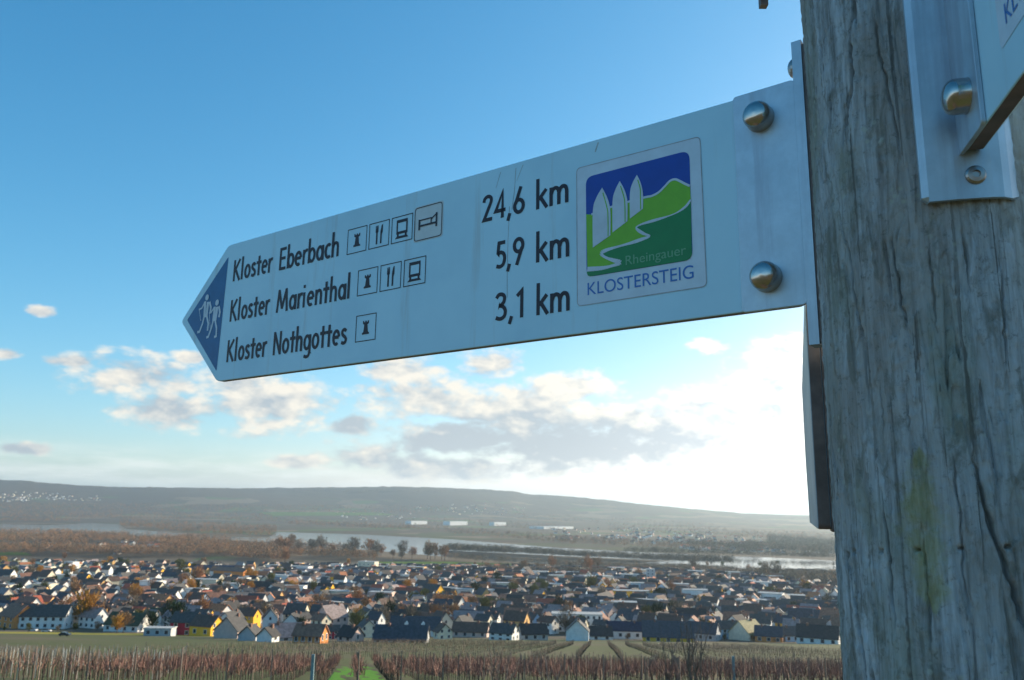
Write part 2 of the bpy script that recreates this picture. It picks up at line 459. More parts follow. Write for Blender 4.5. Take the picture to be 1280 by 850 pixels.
def poly_area(P):
    return 0.5 * sum(P[i][0] * P[(i + 1) % len(P)][1] - P[(i + 1) % len(P)][0] * P[i][1] for i in range(len(P)))
def round_poly(P, r, n=6):
    out = []
    for i in range(len(P)):
        a, c, d = (Vector(P[i - 1]), Vector(P[i]), Vector(P[(i + 1) % len(P)]))
        rr = min(r, (a - c).length * 0.45, (d - c).length * 0.45)
        p, q = c + (a - c).normalized() * rr, c + (d - c).normalized() * rr
        for k in range(n + 1):
            t = k / n
            out.append(tuple(p * (1 - t) ** 2 + c * 2 * t * (1 - t) + q * t * t))
    return out
def flat_mesh(name, polys, off):
    """filled 2-D outlines in mm, laid `off` mm in front of the face (local y = -off)"""
    bm = bmesh.new(); k = 0
    for P in polys:
        if poly_area(P) < 0: P = P[::-1]
        vs = [bm.verts.new((u / 1000, -(off + k) / 1000, v / 1000)) for u, v in P]
        for t in tessellate_polygon([[Vector((u, v, 0)) for u, v in P]]):
            q = [P[i] for i in t]
            if poly_area(q) < 0: t = t[::-1]
            try: bm.faces.new([vs[i] for i in t])
            except ValueError: pass
    me = bpy.data.meshes.new(name); bm.to_mesh(me); bm.free()
    return me
def ribbon(pts, w, closed=False):
    """polyline -> list of quads (mm)"""
    P = [Vector(p) for p in pts]; n = len(P)
    L, Rr = [], []
    for i in range(n):
        a = P[i] - P[i - 1] if (i > 0 or closed) else P[1] - P[0]
        c = P[(i + 1) % n] - P[i] if (i < n - 1 or closed) else P[-1] - P[-2]
        a = a.normalized(); c = c.normalized()
        nn = Vector((-a.y, a.x)) + Vector((-c.y, c.x))
        if nn.length < 1e-4: nn = Vector((-a.y, a.x))
        nn.normalize()
        k = 1 / max(0.45, nn.dot(Vector((-a.y, a.x))))
        L.append(P[i] + nn * (w / 2 * k)); Rr.append(P[i] - nn * (w / 2 * k))
    q = []
    for i in range(n if closed else n - 1):
        j = (i + 1) % n
        q.append([tuple(Rr[i]), tuple(Rr[j]), tuple(L[j]), tuple(L[i])])
    return q
def strokes_mesh(name, strokes, w, off):
    """strokes = [(points, closed)] ; every stroke a little prouder than the last, so none share a plane"""
    V, Fc = [], []
    for k, (pts, cl) in enumerate(strokes):
        o = off + 0.04 * (k % 8)
        for quad in ribbon(pts, w if not isinstance(w, (list, tuple)) else w[k], cl):
            b0 = len(V); V += [(u / 1000, -o / 1000, v / 1000) for u, v in quad]; Fc.append((b0, b0 + 1, b0 + 2, b0 + 3))
    return pmesh(name, V, Fc)

def arc(cx, cy, rx, ry, a0=0, a1=360, n=20):
    full = abs(a1 - a0) >= 360
    return [(cx + rx * math.cos(rad(a0 + (a1 - a0) * i / n)), cy + ry * math.sin(rad(a0 + (a1 - a0) * i / n))) for i in range(n if full else n + 1)]
def smooth(P, n=5):
    out = []
    for i in range(len(P) - 1):
        p0, p1, p2, p3 = [Vector(P[max(0, min(len(P) - 1, i + k))]) for k in (-1, 0, 1, 2)]
        for j in range(n):
            t = j / n
            out.append(tuple(0.5 * ((2 * p1) + (p2 - p0) * t + (2 * p0 - 5 * p1 + 4 * p2 - p3) * t * t + (3 * p1 - p0 - 3 * p2 + p3) * t ** 3)))
    out.append(tuple(P[-1]))
    return out
BOWL = dict(rx=0.125, ry=0.27)
GL = {
 'l': (0.20, [[(.07, 0), (.07, 1.08)]]),
 'K': (0.46, [[(.07, 0), (.07, 1)], [(.37, 1), (.11, .5)], [(.13, .56), (.40, 0)]]),
 'o': (0.37, ['O', arc(.18, .33, **BOWL)]),
 's': (0.31, [smooth([(.245, .53), (.18, .605), (.10, .57), (.075, .48), (.11, .39), (.19, .31), (.245, .22), (.225, .11), (.15, .06), (.05, .10)], 3)]),
 't': (0.28, [[(.14, 0), (.14, .90)], [(.01, .60), (.27, .60)]]),
 'e': (0.36, [[(.06, .345), (.295, .345)], arc(.178, .33, .122, .27, 4, 305)]),
 'r': (0.25, [[(.07, 0), (.07, .65)], smooth([(.075, .42), (.11, .53), (.17, .60), (.25, .60)], 4)]),
 'E': (0.38, [[(.07, 0), (.07, 1)], [(.07, .94), (.34, .94)], [(.07, .52), (.31, .52)], [(.07, .06), (.34, .06)]]),
 'b': (0.38, [[(.07, 0), (.07, 1.08)], 'O', arc(.20, .33, .12, .27)]),
 'a': (0.39, ['O', arc(.18, .33, .12, .27), [(.315, 0), (.315, .65)]]),
 'c': (0.30, [arc(.178, .33, .125, .27, 52, 308)]),
 'h': (0.37, [[(.07, 0), (.07, 1.08)], smooth([(.075, .40), (.11, .54), (.19, .60), (.26, .55), (.285, .42)], 4) + [(.285, 0)]]),
 'n': (0.37, [[(.07, 0), (.07, .65)], smooth([(.075, .40), (.11, .54), (.19, .60), (.26, .55), (.285, .42)], 4) + [(.285, 0)]]),
 'm': (0.58, [[(.07, 0), (.07, .65)], smooth([(.075, .40), (.11, .54), (.18, .60), (.25, .55), (.275, .42)], 4) + [(.275, 0)],
              smooth([(.28, .40), (.315, .54), (.385, .60), (.455, .55), (.48, .42)], 4) + [(.48, 0)]]),
 'M': (0.62, [[(.06, 0), (.13, 1)], [(.13, .97), (.30, .14)], [(.30, .14), (.47, .97)], [(.47, 1), (.54, 0)]]),
 'i': (0.20, [[(.07, 0), (.07, .65)], [(.07, .84), (.07, .97)]]),
 'N': (0.46, [[(.07, 0), (.07, 1)], [(.07, .97), (.37, .03)], [(.37, 0), (.37, 1)]]),
 'g': (0.39, ['O', arc(.18, .33, .12, .27), [(.315, .65), (.315, -.10)] + smooth([(.315, -.10), (.27, -.23), (.17, -.27), (.06, -.22)], 4)]),
 'k': (0.36, [[(.07, 0), (.07, 1.08)], [(.30, .65), (.10, .33)], [(.14, .41), (.32, 0)]]),
 '2': (0.40, [smooth([(.06, .74), (.09, .88), (.19, .945), (.285, .88), (.30, .74), (.25, .58)], 4) + [(.07, .06), (.34, .06)]]),
 '4': (0.41, [[(.27, 0), (.27, .98), (.05, .29), (.37, .29)]]),
 ',': (0.19, [[(.10, .10), (.04, -.17)]]),
 '6': (0.40, ['O', arc(.195, .29, .135, .23), [(.085, .38), (.25, 1.0)]]),
 '5': (0.38, [[(.33, .94), (.125, .94), (.095, .54)] + smooth([(.095, .54), (.19, .585), (.29, .50), (.315, .32), (.27, .13), (.17, .06), (.05, .10)], 4)]),
 '9': (0.40, ['O', arc(.195, .71, .135, .23), [(.305, .62), (.14, 0)]]),
 '3': (0.38, [smooth([(.06, .82), (.12, .93), (.21, .935), (.275, .85), (.27, .68), (.20, .56), (.13, .54)], 4) + smooth([(.13, .54), (.24, .49), (.305, .34), (.28, .14), (.17, .06), (.05, .12)], 4)]),
 '1': (0.29, [[(.05, .78), (.175, .95), (.175, 0)]]),
}
def word(txt, u0, u1, v, cap, w, gap=0.0):
    """strokes of a word whose ink spans u0..u1 (mm) on baseline v"""
    st, x = [], 0.0
    for ch in txt:
        adv, gl = GL[ch]; cl = False
        for g in gl:
            if g == 'O': cl = True; continue
            st.append(([(x + a, c) for a, c in g], cl)); cl = False
        x += adv + gap
    xs = [a for P, _ in st for a, c in P]
    k = (u1 - u0 - w) / (max(xs) - min(xs)); x0 = min(xs)
    return [([(u0 + w / 2 + (a - x0) * k, v + c * cap) for a, c in P], cl) for P, cl in st]

def cap_nut(parent, u, v, name='cap_nut', mat=None, r=11.5, hgt=13.0, yo=7.0):
    """domed cap nut standing on the plate, axis along local -y"""
    prof_ = [(r * 1.02, 0), (r * 1.02, 0.8), (r, 1.4), (r, hgt * 0.52), (r * 0.965, hgt * 0.66), (r * 0.86, hgt * 0.80), (r * 0.66, hgt * 0.91), (r * 0.36, hgt * 0.98), (0.01, hgt)]
    n = 40; V, Fc = [], []
    for (rr, hh) in prof_:
        for i in range(n):
            t = 2 * math.pi * i / n
            V.append(((u + rr * math.cos(t)) / 1000, -(yo + hh) / 1000, (v + rr * math.sin(t)) / 1000))
    for k in range(len(prof_) - 1):
        for i in range(n):
            Fc.append((k * n + i, k * n + (i + 1) % n, (k + 1) * n + (i + 1) % n, (k + 1) * n + i))
    me = pmesh(name, V, Fc)
    for p in me.polygons: p.use_smooth = True
    bm = bmesh.new(); bm.from_mesh(me); bmesh.ops.recalc_face_normals(bm, faces=bm.faces); bm.to_mesh(me); bm.free()
    return link_mesh(name, me, mat or M_NUT, parent)
def slab(name, outline, y0, y1, parent, mat_face, mat_edge, bevel=0.0):
    """extruded outline (mm) between local y0 (front) and y1 (back), edge faces in their own material"""
    if poly_area(outline) < 0: outline = outline[::-1]
    n = len(outline)
    V = [(u / 1000, y0 / 1000, v / 1000) for u, v in outline] + [(u / 1000, y1 / 1000, v / 1000) for u, v in outline]
    Fc = [tuple(range(n)), tuple(range(2 * n - 1, n - 1, -1))] + [(i, n + i, n + (i + 1) % n, (i + 1) % n) for i in range(n)]
    me = pmesh(name, V, Fc)
    me.materials.append(mat_face); me.materials.append(mat_edge)
    for p in me.polygons: p.material_index = 0 if p.index < 2 else 1
    if bevel:
        bm = bmesh.new(); bm.from_mesh(me)
        es = [e for e in bm.edges if len({f.material_index for f in e.link_faces}) == 2]
        bmesh.ops.bevel(bm, geom=es, offset=bevel / 1000, segments=2, profile=0.5, affect='EDGES', material=0)
        bmesh.ops.recalc_face_normals(bm, faces=bm.faces); bm.to_mesh(me); bm.free()
    return link_mesh(name, me, None, parent)
def font_mesh(name, txt, u0, u1, v, cap, off, parent, mat):
    cu = bpy.data.curves.new(name, 'FONT'); cu.body = txt; cu.size = 1.0
    to = bpy.data.objects.new(name, cu); COL.objects.link(to)
    dg = bpy.context.evaluated_depsgraph_get(); dg.update()
    me = bpy.data.meshes.new_from_object(to.evaluated_get(dg))
    bpy.data.objects.remove(to); bpy.data.curves.remove(cu)
    co = np.zeros(len(me.vertices) * 3); me.vertices.foreach_get('co', co); co = co.reshape(-1, 3)
    x0, x1 = co[:, 0].min(), co[:, 0].max(); h = co[:, 1].max()
    X = u0 + (co[:, 0] - x0) / (x1 - x0) * (u1 - u0); Z = v + co[:, 1] / h * cap
    me.vertices.foreach_set('co', (np.stack([X, np.full(len(X), -off), Z], -1) / 1000).ravel()); me.update()
    me.materials.clear()
    return link_mesh(name, me, mat, parent)

def build_sign():
    root = empty('hiking_signpost_arm', tuple(TIP), SIGN_RZ)
    tag(root, 'white arrow sign listing three monasteries and distances, with a green trail sticker', 'sign')
    T = 10.0
    outl = round_poly([(0, 99.1), (103.2, 0), (918, 0), (918, 200), (103.2, 200)], 7)
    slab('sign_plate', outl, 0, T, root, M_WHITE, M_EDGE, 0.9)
    tri = round_poly([(15.5, 99.5), (101, 14.6), (106.2, 182.6)], 3, 3)
    tr = link_mesh('arrow_head_panel', flat_mesh('arrow_head_panel', [tri], 0.25), M_BLUE, root)
    # two hikers on the arrow head
    def hk(P): return [suv(210 + a / 3.27, 230 + c / 3.27) for a, c in P]
    h1 = [(hk([(153, 480), (152, 510), (150, 545)]), False), (hk([(165, 482), (162, 512), (158, 545)]), False), (hk([(150, 540), (142, 572), (130, 604), (121, 606)]), False),
          (hk([(160, 540), (166, 570), (163, 600)]), False), (hk([(150, 488), (140, 508), (128, 514)]), False), (hk([(129, 512), (136, 560)]), False)]
    h2 = [(hk([(192, 502), (190, 530), (186, 560)]), False), (hk([(202, 502), (199, 530), (194, 560)]), False), (hk([(187, 556), (178, 590), (166, 624), (158, 628)]), False),
          (hk([(194, 556), (200, 590), (198, 622), (190, 626)]), False), (hk([(190, 506), (178, 525), (170, 528)]), False), (hk([(171, 526), (174, 590)]), False)]
    c1 = suv(210 + 162 / 3.27, 230 + 464 / 3.27); c2 = suv(210 + 203 / 3.27, 230 + 485 / 3.27)
    for st, c, pk in ((h1, c1, [(172, 482), (177, 505), (174, 528)]), (h2, c2, [(210, 500), (214, 525), (210, 545)])):
        ws = [5.2, 5.2, 3.6, 3.6, 2.6, 1.2]
        me = strokes_mesh('hiker_symbol', st + [(hk(pk), False)], ws + [4.0], 0.5)
        o = link_mesh('hiker_symbol', me, M_PALE, tr)
        link_mesh('hiker_head', flat_mesh('hiker_head', [arc(c[0], c[1], 4.3, 4.6, 0, 360, 14)], 0.95), M_PALE, tr)
    # the three lines
    W = 4.2
    for txt, u0, u1, v, cap in (('Kloster', 121, 211, 142.6, 31.5), ('Eberbach', 223.5, 341.5, 142.2, 31.5), ('Kloster', 121.5, 211.7, 83.4, 31.5), ('Marienthal', 223.5, 366, 83, 31.5),
                                ('Kloster', 122, 212.2, 25.3, 31.5), ('Nothgottes', 223.5, 366, 25.2, 31.5),
                                ('24,6', 574, 632, 140.3, 30.5), ('km', 646.5, 687, 140, 31.5), ('5,9', 593, 632, 83.2, 30.5), ('km', 647, 688, 81.5, 31.5),
                                ('3,1', 593.5, 631.5, 25.3, 30.5), ('km', 648, 688.5, 25, 31.5)):
        link_mesh('lettering', strokes_mesh('lettering', word(txt, u0, u1, v, cap, W), W, 0.3), M_INK, root)
    # pictogram boxes
    def frame(u0, v0, u1, v1, w=1.1, r=0.0):
        P = [(u0, v0), (u1, v0), (u1, v1), (u0, v1)]
        if r: P = round_poly(P, r, 4)
        return link_mesh('pictogram_frame', strokes_mesh('pictogram_frame', [(P, True)], w, 0.3), M_INK, root)
    def tower(u, v, fr):
        P = [(-6.6, -8.2), (6.6, -8.2), (6.6, -6.4), (4.2, -5), (2.9, 3.8), (5.6, 5.2), (5.6, 8.6), (3.4, 8.6), (3.4, 7), (1.3, 7), (1.3, 8.6), (-1.3, 8.6), (-1.3, 7), (-3.4, 7), (-3.4, 8.6), (-5.6, 8.6), (-5.6, 5.2), (-2.9, 3.8), (-4.2, -5), (-6.6, -6.4)]
        link_mesh('tower_symbol', flat_mesh('tower_symbol', [[(u + a * 0.92, v + c) for a, c in P]], 0.3), M_INK, fr)
    def cutlery(u, v, fr):
        me = flat_mesh('knife_symbol', [[(u + a, v + c) for a, c in ((2.2, -12), (4.8, -12), (4.8, -1), (6.2, 3), (6.2, 12.5), (4.0, 11.5), (2.2, 4))]], 0.3)
        link_mesh('knife_symbol', me, M_INK, fr)
        me = flat_mesh('fork_symbol', [[(u + a, v + c) for a, c in ((-5, -12), (-2.4, -12), (-2.4, 2), (-1.4, 4), (-1.4, 12), (-2.5, 12), (-2.8, 5.5), (-3.2, 12), (-4.2, 12), (-4.6, 5.5), (-5, 12), (-6, 12), (-6, 4), (-5, 2))]], 0.3)
        link_mesh('fork_symbol', me, M_INK, fr)
    def bus(u, v, fr):
        pl = [[(-9, 8.6), (9, 8.6), (9, 12.6), (-9, 12.6)], [(-9, -6.4), (9, -6.4), (9, -3.0), (-9, -3.0)], [(-9, -3.0), (-6.8, -3.0), (-6.8, 8.6), (-9, 8.6)], [(6.8, -3.0), (9, -3.0), (9, 8.6), (6.8, 8.6)],
              [(-8, -9.2), (-5, -9.2), (-5, -6.4), (-8, -6.4)], [(5, -9.2), (8, -9.2), (8, -6.4), (5, -6.4)], [(-11, -12.2), (11, -12.2), (8, -9.2), (-8, -9.2)]]
        me = flat_mesh('bus_symbol', [[(u + a, v + c * 0.95) for a, c in P] for P in pl], 0.3)
        link_mesh('bus_symbol', me, M_INK, fr)
    def bed(u, v, fr):
        pl = [[(-15, -8), (-12.4, -8), (-12.4, 5), (-15, 5)], [(11.8, -8), (14.2, -8), (14.2, 9), (11.8, 9)], [(-12.4, -4.2), (11.8, -4.2), (11.8, -2.0), (-12.4, -2.0)], [(-12.4, 3.2), (4, 3.2), (4, 4.6), (-12.4, 4.6)],
              [(4, -2.0), (5.6, -2.0), (5.6, 4.6), (4, 4.6)], [(5.6, 2), (11.8, 6), (11.8, 7.6), (5.6, 3.8)]]
        me = flat_mesh('bed_symbol', [[(u + a, v + c) for a, c in P] for P in pl], 0.5)
        link_mesh('bed_symbol', me, M_INK, fr)
    for row, v0, boxes in ((0, 141.2, ((357.3, 'T'), (396, 'C'), (434.5, 'B'))), (1, 84.0, ((380, 'T'), (419, 'C'), (458, 'B'))), (2, 26.0, ((381, 'T'),))):
        for u0, k in boxes:
            fr = frame(u0, v0, u0 + 33.8, v0 + 32.2)
            {'T': tower, 'C': cutlery, 'B': bus}[k](u0 + 16.9, v0 + 16.1, fr)
    st = link_mesh('bed_sticker', flat_mesh('bed_sticker', [round_poly([(471, 135.5), (516.5, 135.5), (516.5, 179.5), (471, 179.5)], 4)], 0.2), plain('bed_sticker_paper', (0.62, 0.66, 0.67), 0.35, 0, 0.05, 50), root)
    o = frame(472.4, 137, 514.6, 177.6, 1.0, 4.0); o.location.y = -0.0003
    bed(493.6, 157.5, o)
    # trail sticker
    stk = link_mesh('trail_sticker', flat_mesh('trail_sticker', [round_poly([(697.5, 28), (833.5, 28), (832, 173), (697, 174)], 5)], 0.3), M_STICK, root)
    link_mesh('sticker_rim', strokes_mesh('sticker_rim', [(round_poly([(697.5, 28), (833.5, 28), (832, 173), (697, 174)], 5), True)], 0.9, 0.45), plain('sticker_rim_grey', (0.40, 0.42, 0.46), 0.5, 0, 0.2, 60), stk)
    def zz(P): return [suv(715 + a / 3.861, 165 + c / 3.864) for a, c in P]
    pic = round_poly([(708.5, 56), (821, 55), (821, 162), (708, 161.8)], 9)
    link_mesh('picture_sky', flat_mesh('picture_sky', [pic], 0.55), M_NAVY, stk)
    ridge = smooth(zz([(70, 398), (110, 396), (200, 360), (350, 318), (385, 311), (420, 293), (450, 264), (475, 238), (500, 230), (525, 240), (550, 253), (571, 262)]), 4)
    path = smooth(zz([(575, 328), (552, 360), (510, 390), (460, 410), (400, 428), (340, 446), (312, 462), (326, 479), (352, 494), (378, 504), (340, 519), (290, 536), (230, 553), (170, 571), (143, 587), (162, 606), (200, 620), (236, 632), (200, 646), (150, 658), (76, 664)]), 4)
    link_mesh('picture_hill', flat_mesh('picture_hill', [ridge + path], 0.70), M_LIME, stk)
    low = path + round_poly([path[-1], (path[-1][0] + 0.5, 56.2), (821, 55.2), path[0]], 6)[7:-7] if False else path + [(708.8, 60.5), (710, 57.5), (713, 56.2), (815, 55.2), (818.6, 56.6), (820.6, 60)]
    link_mesh('picture_meadow', flat_mesh('picture_meadow', [low], 0.85), M_GREEN, stk)
    link_mesh('ridge_outline', strokes_mesh('ridge_outline', [(ridge[3:], False)], 2.2, 1.0), M_PALE, stk)
    wd = [1.6 + 2.4 * (i / len(path)) + 0.8 * math.sin(i * 0.5) for i in range(len(path))]
    V, Fc = [], []
    for i in range(len(path) - 1):
        q = ribbon([path[i], path[i + 1]], wd[i])[0]
        b0 = len(V); V += [(u / 1000, -(1.0 + 0.03 * (i % 2)) / 1000, v / 1000) for u, v in q]; Fc.append((b0, b0 + 1, b0 + 2, b0 + 3))
    link_mesh('winding_path', pmesh('winding_path', V, Fc), M_PALE, stk)
    for x0, x1, xt, yt, ys, b0_, b1_ in ((103, 188, 148, 270, 385, 560, 500), (198, 270, 233, 238, 340, 487, 432), (282, 345, 316, 208, 300, 420, 372)):
        P = smooth([(x0, b0_), (x0, ys), (x0 + (xt - x0) * 0.35, yt + (ys - yt) * 0.45), (xt, yt)], 5)[:-1] + smooth([(xt, yt), (xt + (x1 - xt) * 0.65, yt + (ys - yt) * 0.45), (x1, ys), (x1, b1_)], 5)
        pt = link_mesh('arch_symbol', flat_mesh('arch_symbol', [zz(P)], 1.1), M_PALE, stk)
        link_mesh('arch_rib', strokes_mesh('arch_rib', [(zz(smooth([(xt + 4, yt + 25), (xt + (x1 - xt) * 0.55, ys - 25), (x1 - 12, ys + 15), (x1 - 11, b1_ + 4)], 5)), False)], 1.0, 1.3), M_LIME, pt)
    font_mesh('sticker_caption', 'KLOSTERSTEIG', 709.5, 821.5, 37.5, 12.6, 0.6, stk, M_CAPS)
    font_mesh('sticker_small_caption', 'Rheingauer', 752.5, 815, 61, 9.2, 1.05, stk, plain('caption_pale_green', (0.16, 0.40, 0.22), 0.4, 0, 0.05, 60))
    # scratches and old drips
    for P, w in (([(645, 210), (643, 240), (640, 262)], 0.8), ([(637, 258), (635, 300), (634, 345), (634, 372)], 0.7), ([(748, 178), (744, 190)], 1.6), ([(654, 206), (646, 226)], 0.6), ([(626, 215), (620, 235)], 0.6)):
        link_mesh('scratch', strokes_mesh('scratch', [([suv(*p) for p in P], False)], w, 0.15), M_STAIN, root)
    # angle bracket: tab over the sign's end, flange against the post
    tab = slab('bracket_tab', round_poly([(866, -1.5), (921.5, -1.5), (921.5, 201.5), (866, 200.8)], 4), -3.6, -0.4, root, M_ALU, M_ALU, 0.6)
    fl = MB(); fl.box(0.9216, 0.9300, -0.0052, 0.0105, -0.036, 0.236)
    fo = link_mesh('bracket_flange', fl.mesh('bracket_flange'), M_ALU, root)
    fl = MB(); fl.box(0.9302, 0.9355, -0.0040, 0.0102, -0.034, 0.232)
    link_mesh('dark_gap_filler', fl.mesh('dark_gap_filler'), M_EDGE, root)  # added dark strip standing in for the shaded gap between flange and post
    cap_nut(root, 890.5, 173, r=12.6, hgt=17, yo=3.4)
    cap_nut(root, 890.0, 26.0, r=12.6, hgt=17, yo=3.4)
    # round-headed coach screw high on the flange
    n = 20; V, Fc = [], []
    for rr, hh in ((9, 0), (8.6, 2), (7, 4), (4.4, 5.4), (0.01, 6)):
        for i in range(n):
            t = 2 * math.pi * i / n; V.append((0.9215 - hh / 1000, 0.0026 + rr / 1000 * math.cos(t) * 0.8, 0.2145 + rr / 1000 * math.sin(t)))
    for k in range(4):
        for i in range(n): Fc.append((k * n + i, k * n + (i + 1) % n, (k + 1) * n + (i + 1) % n, (k + 1) * n + i))
    link_mesh('screw_head', pmesh('screw_head', V, Fc), M_SCREW, root)
build_sign()
POST_R = 0.0885
POST_C = np.array([SB[0], SB[1], 0]) - SD * (POST_R + 0.0105)

def lattice(u, v, nu, nv, seed):
    """smooth value noise on a grid, periodic in u (0..1)"""
    g = np.random.default_rng(seed).random((nu, nv + 2))
    uu = (u % 1.0) * nu; vv = np.clip(v, 0, 0.9999) * nv
    i = np.floor(uu).astype(int); j = np.floor(vv).astype(int)
    fu = uu - i; fv = vv - j; fu = fu * fu * (3 - 2 * fu); fv = fv * fv * (3 - 2 * fv)
    i0 = i % nu; i1 = (i + 1) % nu
    return (g[i0, j] * (1 - fu) + g[i1, j] * fu) * (1 - fv) + (g[i0, j + 1] * (1 - fu) + g[i1, j + 1] * fu) * fv
def post_hit(x, y):
    """pixel -> (angle, height) on the post"""
    r = ray(x, y); a = r[0] ** 2 + r[1] ** 2; bq = -(r[0] * POST_C[0] + r[1] * POST_C[1]); c = POST_C[0] ** 2 + POST_C[1] ** 2 - POST_R ** 2
    q = bq * bq - a * c
    t = (-bq - math.sqrt(max(q, 0))) / a
    p = r * t
    return math.atan2(p[1] - POST_C[1], p[0] - POST_C[0]), p[2]
CRACKS = [([(1068, -20), (1066, 25), (1063, 42), (1056, 58)], 1.5, 7), ([(1049, -15), (1051, 12)], 1.0, 5), ([(1062, 30), (1064, 70), (1066, 96), (1061, 130), (1056, 165), (1055, 190)], 1.7, 9),
          ([(1037, 100), (1040, 135), (1039, 168)], 1.5, 6), ([(1028, 180), (1025, 210), (1029, 240)], 1.2, 5), ([(1092, 10), (1098, 60), (1110, 110), (1118, 150), (1128, 205)], 0.9, 4),
          ([(1078, 235), (1080, 262), (1076, 285)], 0.9, 4), ([(1048, 262), (1060, 310), (1068, 360), (1074, 405), (1076, 422), (1066, 445)], 1.2, 6), ([(1090, 270), (1076, 286), (1058, 292)], 0.8, 3),
          ([(1112, 280), (1116, 320), (1124, 360), (1131, 400), (1134, 420), (1120, 428)], 1.0, 5), ([(1118, 300), (1128, 322), (1136, 300), (1134, 262)], 0.8, 3), ([(1204, 275), (1208, 320), (1214, 365)], 1.2, 5),
          ([(1215, 560), (1224, 605), (1238, 650), (1250, 690), (1262, 722), (1276, 765), (1290, 815)], 2.0, 9), ([(1028, 395), (1034, 470), (1041, 560), (1050, 620), (1058, 690), (1070, 760), (1080, 820), (1086, 870)], 1.8, 8),
          ([(1099, 600), (1106, 650), (1112, 700), (1116, 760), (1120, 800)], 1.2, 6), ([(1130, 480), (1140, 560)], 0.8, 4), ([(1076, 690), (1080, 715)], 1.6, 6), ([(1086, 795), (1104, 770), (1130, 755)], 1.0, 3),
          ([(1235, 500), (1245, 540)], 1.3, 5), ([(1160, 290), (1166, 360), (1172, 430)], 0.8, 3), ([(1190, 560), (1200, 640), (1205, 720), (1218, 800)], 0.9, 4), ([(1150, 640), (1158, 720), (1166, 830)], 0.8, 3),
          ([(1250, 300), (1256, 380), (1262, 470)], 0.9, 4), ([(1030, 20), (1034, 80)], 0.9, 3), ([(1080, 100), (1086, 170)], 0.8, 3), ([(1098, 470), (1104, 560)], 0.8, 4)]
def build_post():
    z = np.concatenate([np.linspace(-2.05, -0.26, 70), np.arange(-0.25, 0.62, 0.0018), np.linspace(0.63, 1.30, 40)])
    face = math.atan2(-POST_C[1], -POST_C[0])       # the angle that looks at the camera
    th = np.concatenate([face + np.radians(np.linspace(-100, 100, 560)), face + np.radians(np.linspace(103, 257, 52))])
    TH, Z = np.meshgrid(th, z)
    u = (TH / (2 * math.pi)) % 1.0; v = (Z + 2.1) / 3.5
    r = np.full(TH.shape, POST_R)
    r += 0.0022 * (lattice(u, v, 7, 9, 1) - 0.5) + 0.0016 * (lattice(u, v, 19, 26, 2) - 0.5)
    wig = 0.012 * lattice(u, v, 10, 40, 3) + 0.004 * lattice(u, v, 30, 160, 13)
    grain = lattice(u + wig, v, 170, 22, 4); grain2 = lattice(u + wig * 1.4, v, 420, 60, 5); vw = v + 0.012 * lattice(u, v, 46, 41, 21) + 0.02 * lattice(u, v, 170, 7, 22); grain3 = lattice(u + wig, vw, 90, 60, 6)
    r += 0.0012 * (grain - 0.5) + 0.0007 * (grain2 - 0.5) + 0.0010 * (lattice(u, v, 120, 700, 7) - 0.5) + 0.0006 * (lattice(u, v, 260, 1400, 17) - 0.5)
    # fine checks everywhere
    r -= 0.0034 * np.clip((grain3 - 0.80) / 0.08, 0, 1) * np.clip((lattice(u, vw, 24, 34, 8) - 0.38) / 0.12, 0, 1)
    # flaking plates
    r -= 0.0012 * (lattice(u + wig, vw, 60, 90, 9) > 0.62)
    # the long drying cracks
    rr = np.random.default_rng(11)
    for pts, w, dep in CRACKS:
        P = np.array([post_hit(*p) for p in pts])
        o = np.argsort(P[:, 1]); P = P[o]
        if np.ptp(P[:, 1]) < 0.012:
            continue
        m = (Z > P[0, 1]) & (Z < P[-1, 1])
        ang = np.interp(z, P[:, 1], P[:, 0])
        jit = np.interp(z, np.linspace(-2.1, 1.4, 900), rr.normal(0, 0.00045, 900))
        ang = ang + jit / POST_R
        ww = (w / 1000) * (0.55 + 0.9 * np.interp(z, np.linspace(-2.1, 1.4, 500), rr.random(500)))
        end = np.minimum(1, np.minimum(z - P[0, 1], P[-1, 1] - z).clip(0) / 0.025)
        dd = np.abs((TH - ang[:, None] + math.pi) % (2 * math.pi) - math.pi) * POST_R
        prof_ = np.clip(1 - dd / np.maximum(ww * (0.3 + 0.7 * end), 3e-4)[:, None], 0, 1) ** 0.6
        r -= np.where(m, prof_ * (dep / 1000) * end[:, None], 0)
        # one lip stands a little proud
        side = ((TH - ang[:, None] + math.pi) % (2 * math.pi) - math.pi) * POST_R
        r += np.where(m & (side > 0) & (side < 0.006), 0.0007 * end[:, None], 0)
    X = POST_C[0] + r * np.cos(TH); Y = POST_C[1] + r * np.sin(TH)
    nz, nt = len(z), len(th)
    V = np.stack([X, Y, Z], -1).reshape(-1, 3)
    i = np.arange(nz - 1)[:, None] * nt; j = np.arange(nt)[None, :]; k = ((np.arange(nt) + 1) % nt)[None, :]
    Fc = np.stack([i + j, i + k, i + nt + k, i + nt + j], -1).reshape(-1, 4)
    me = npmesh('weathered_post', V, Fc, True)
    # moss stain as a point attribute (a patch with its own shape)
    mp = np.array([post_hit(*p) for p in [(1150, 585), (1147, 610), (1150, 640), (1156, 680), (1164, 715), (1168, 745)]]); mp = mp[np.argsort(mp[:, 1])]
    ma = np.interp(z, mp[:, 1], mp[:, 0]); lo, hi = mp[0, 1], mp[-1, 1]
    wz = np.interp(z, [lo - 0.012, lo, lo + 0.05, hi - 0.03, hi, hi + 0.014], [0, 0.012, 0.021, 0.019, 0.012, 0])
    dd = np.abs((TH - ma[:, None] + math.pi) % (2 * math.pi) - math.pi) * POST_R
    moss = np.clip(1.25 - dd / np.maximum(wz, 1e-4)[:, None], 0, 1) * (wz > 0)[:, None]
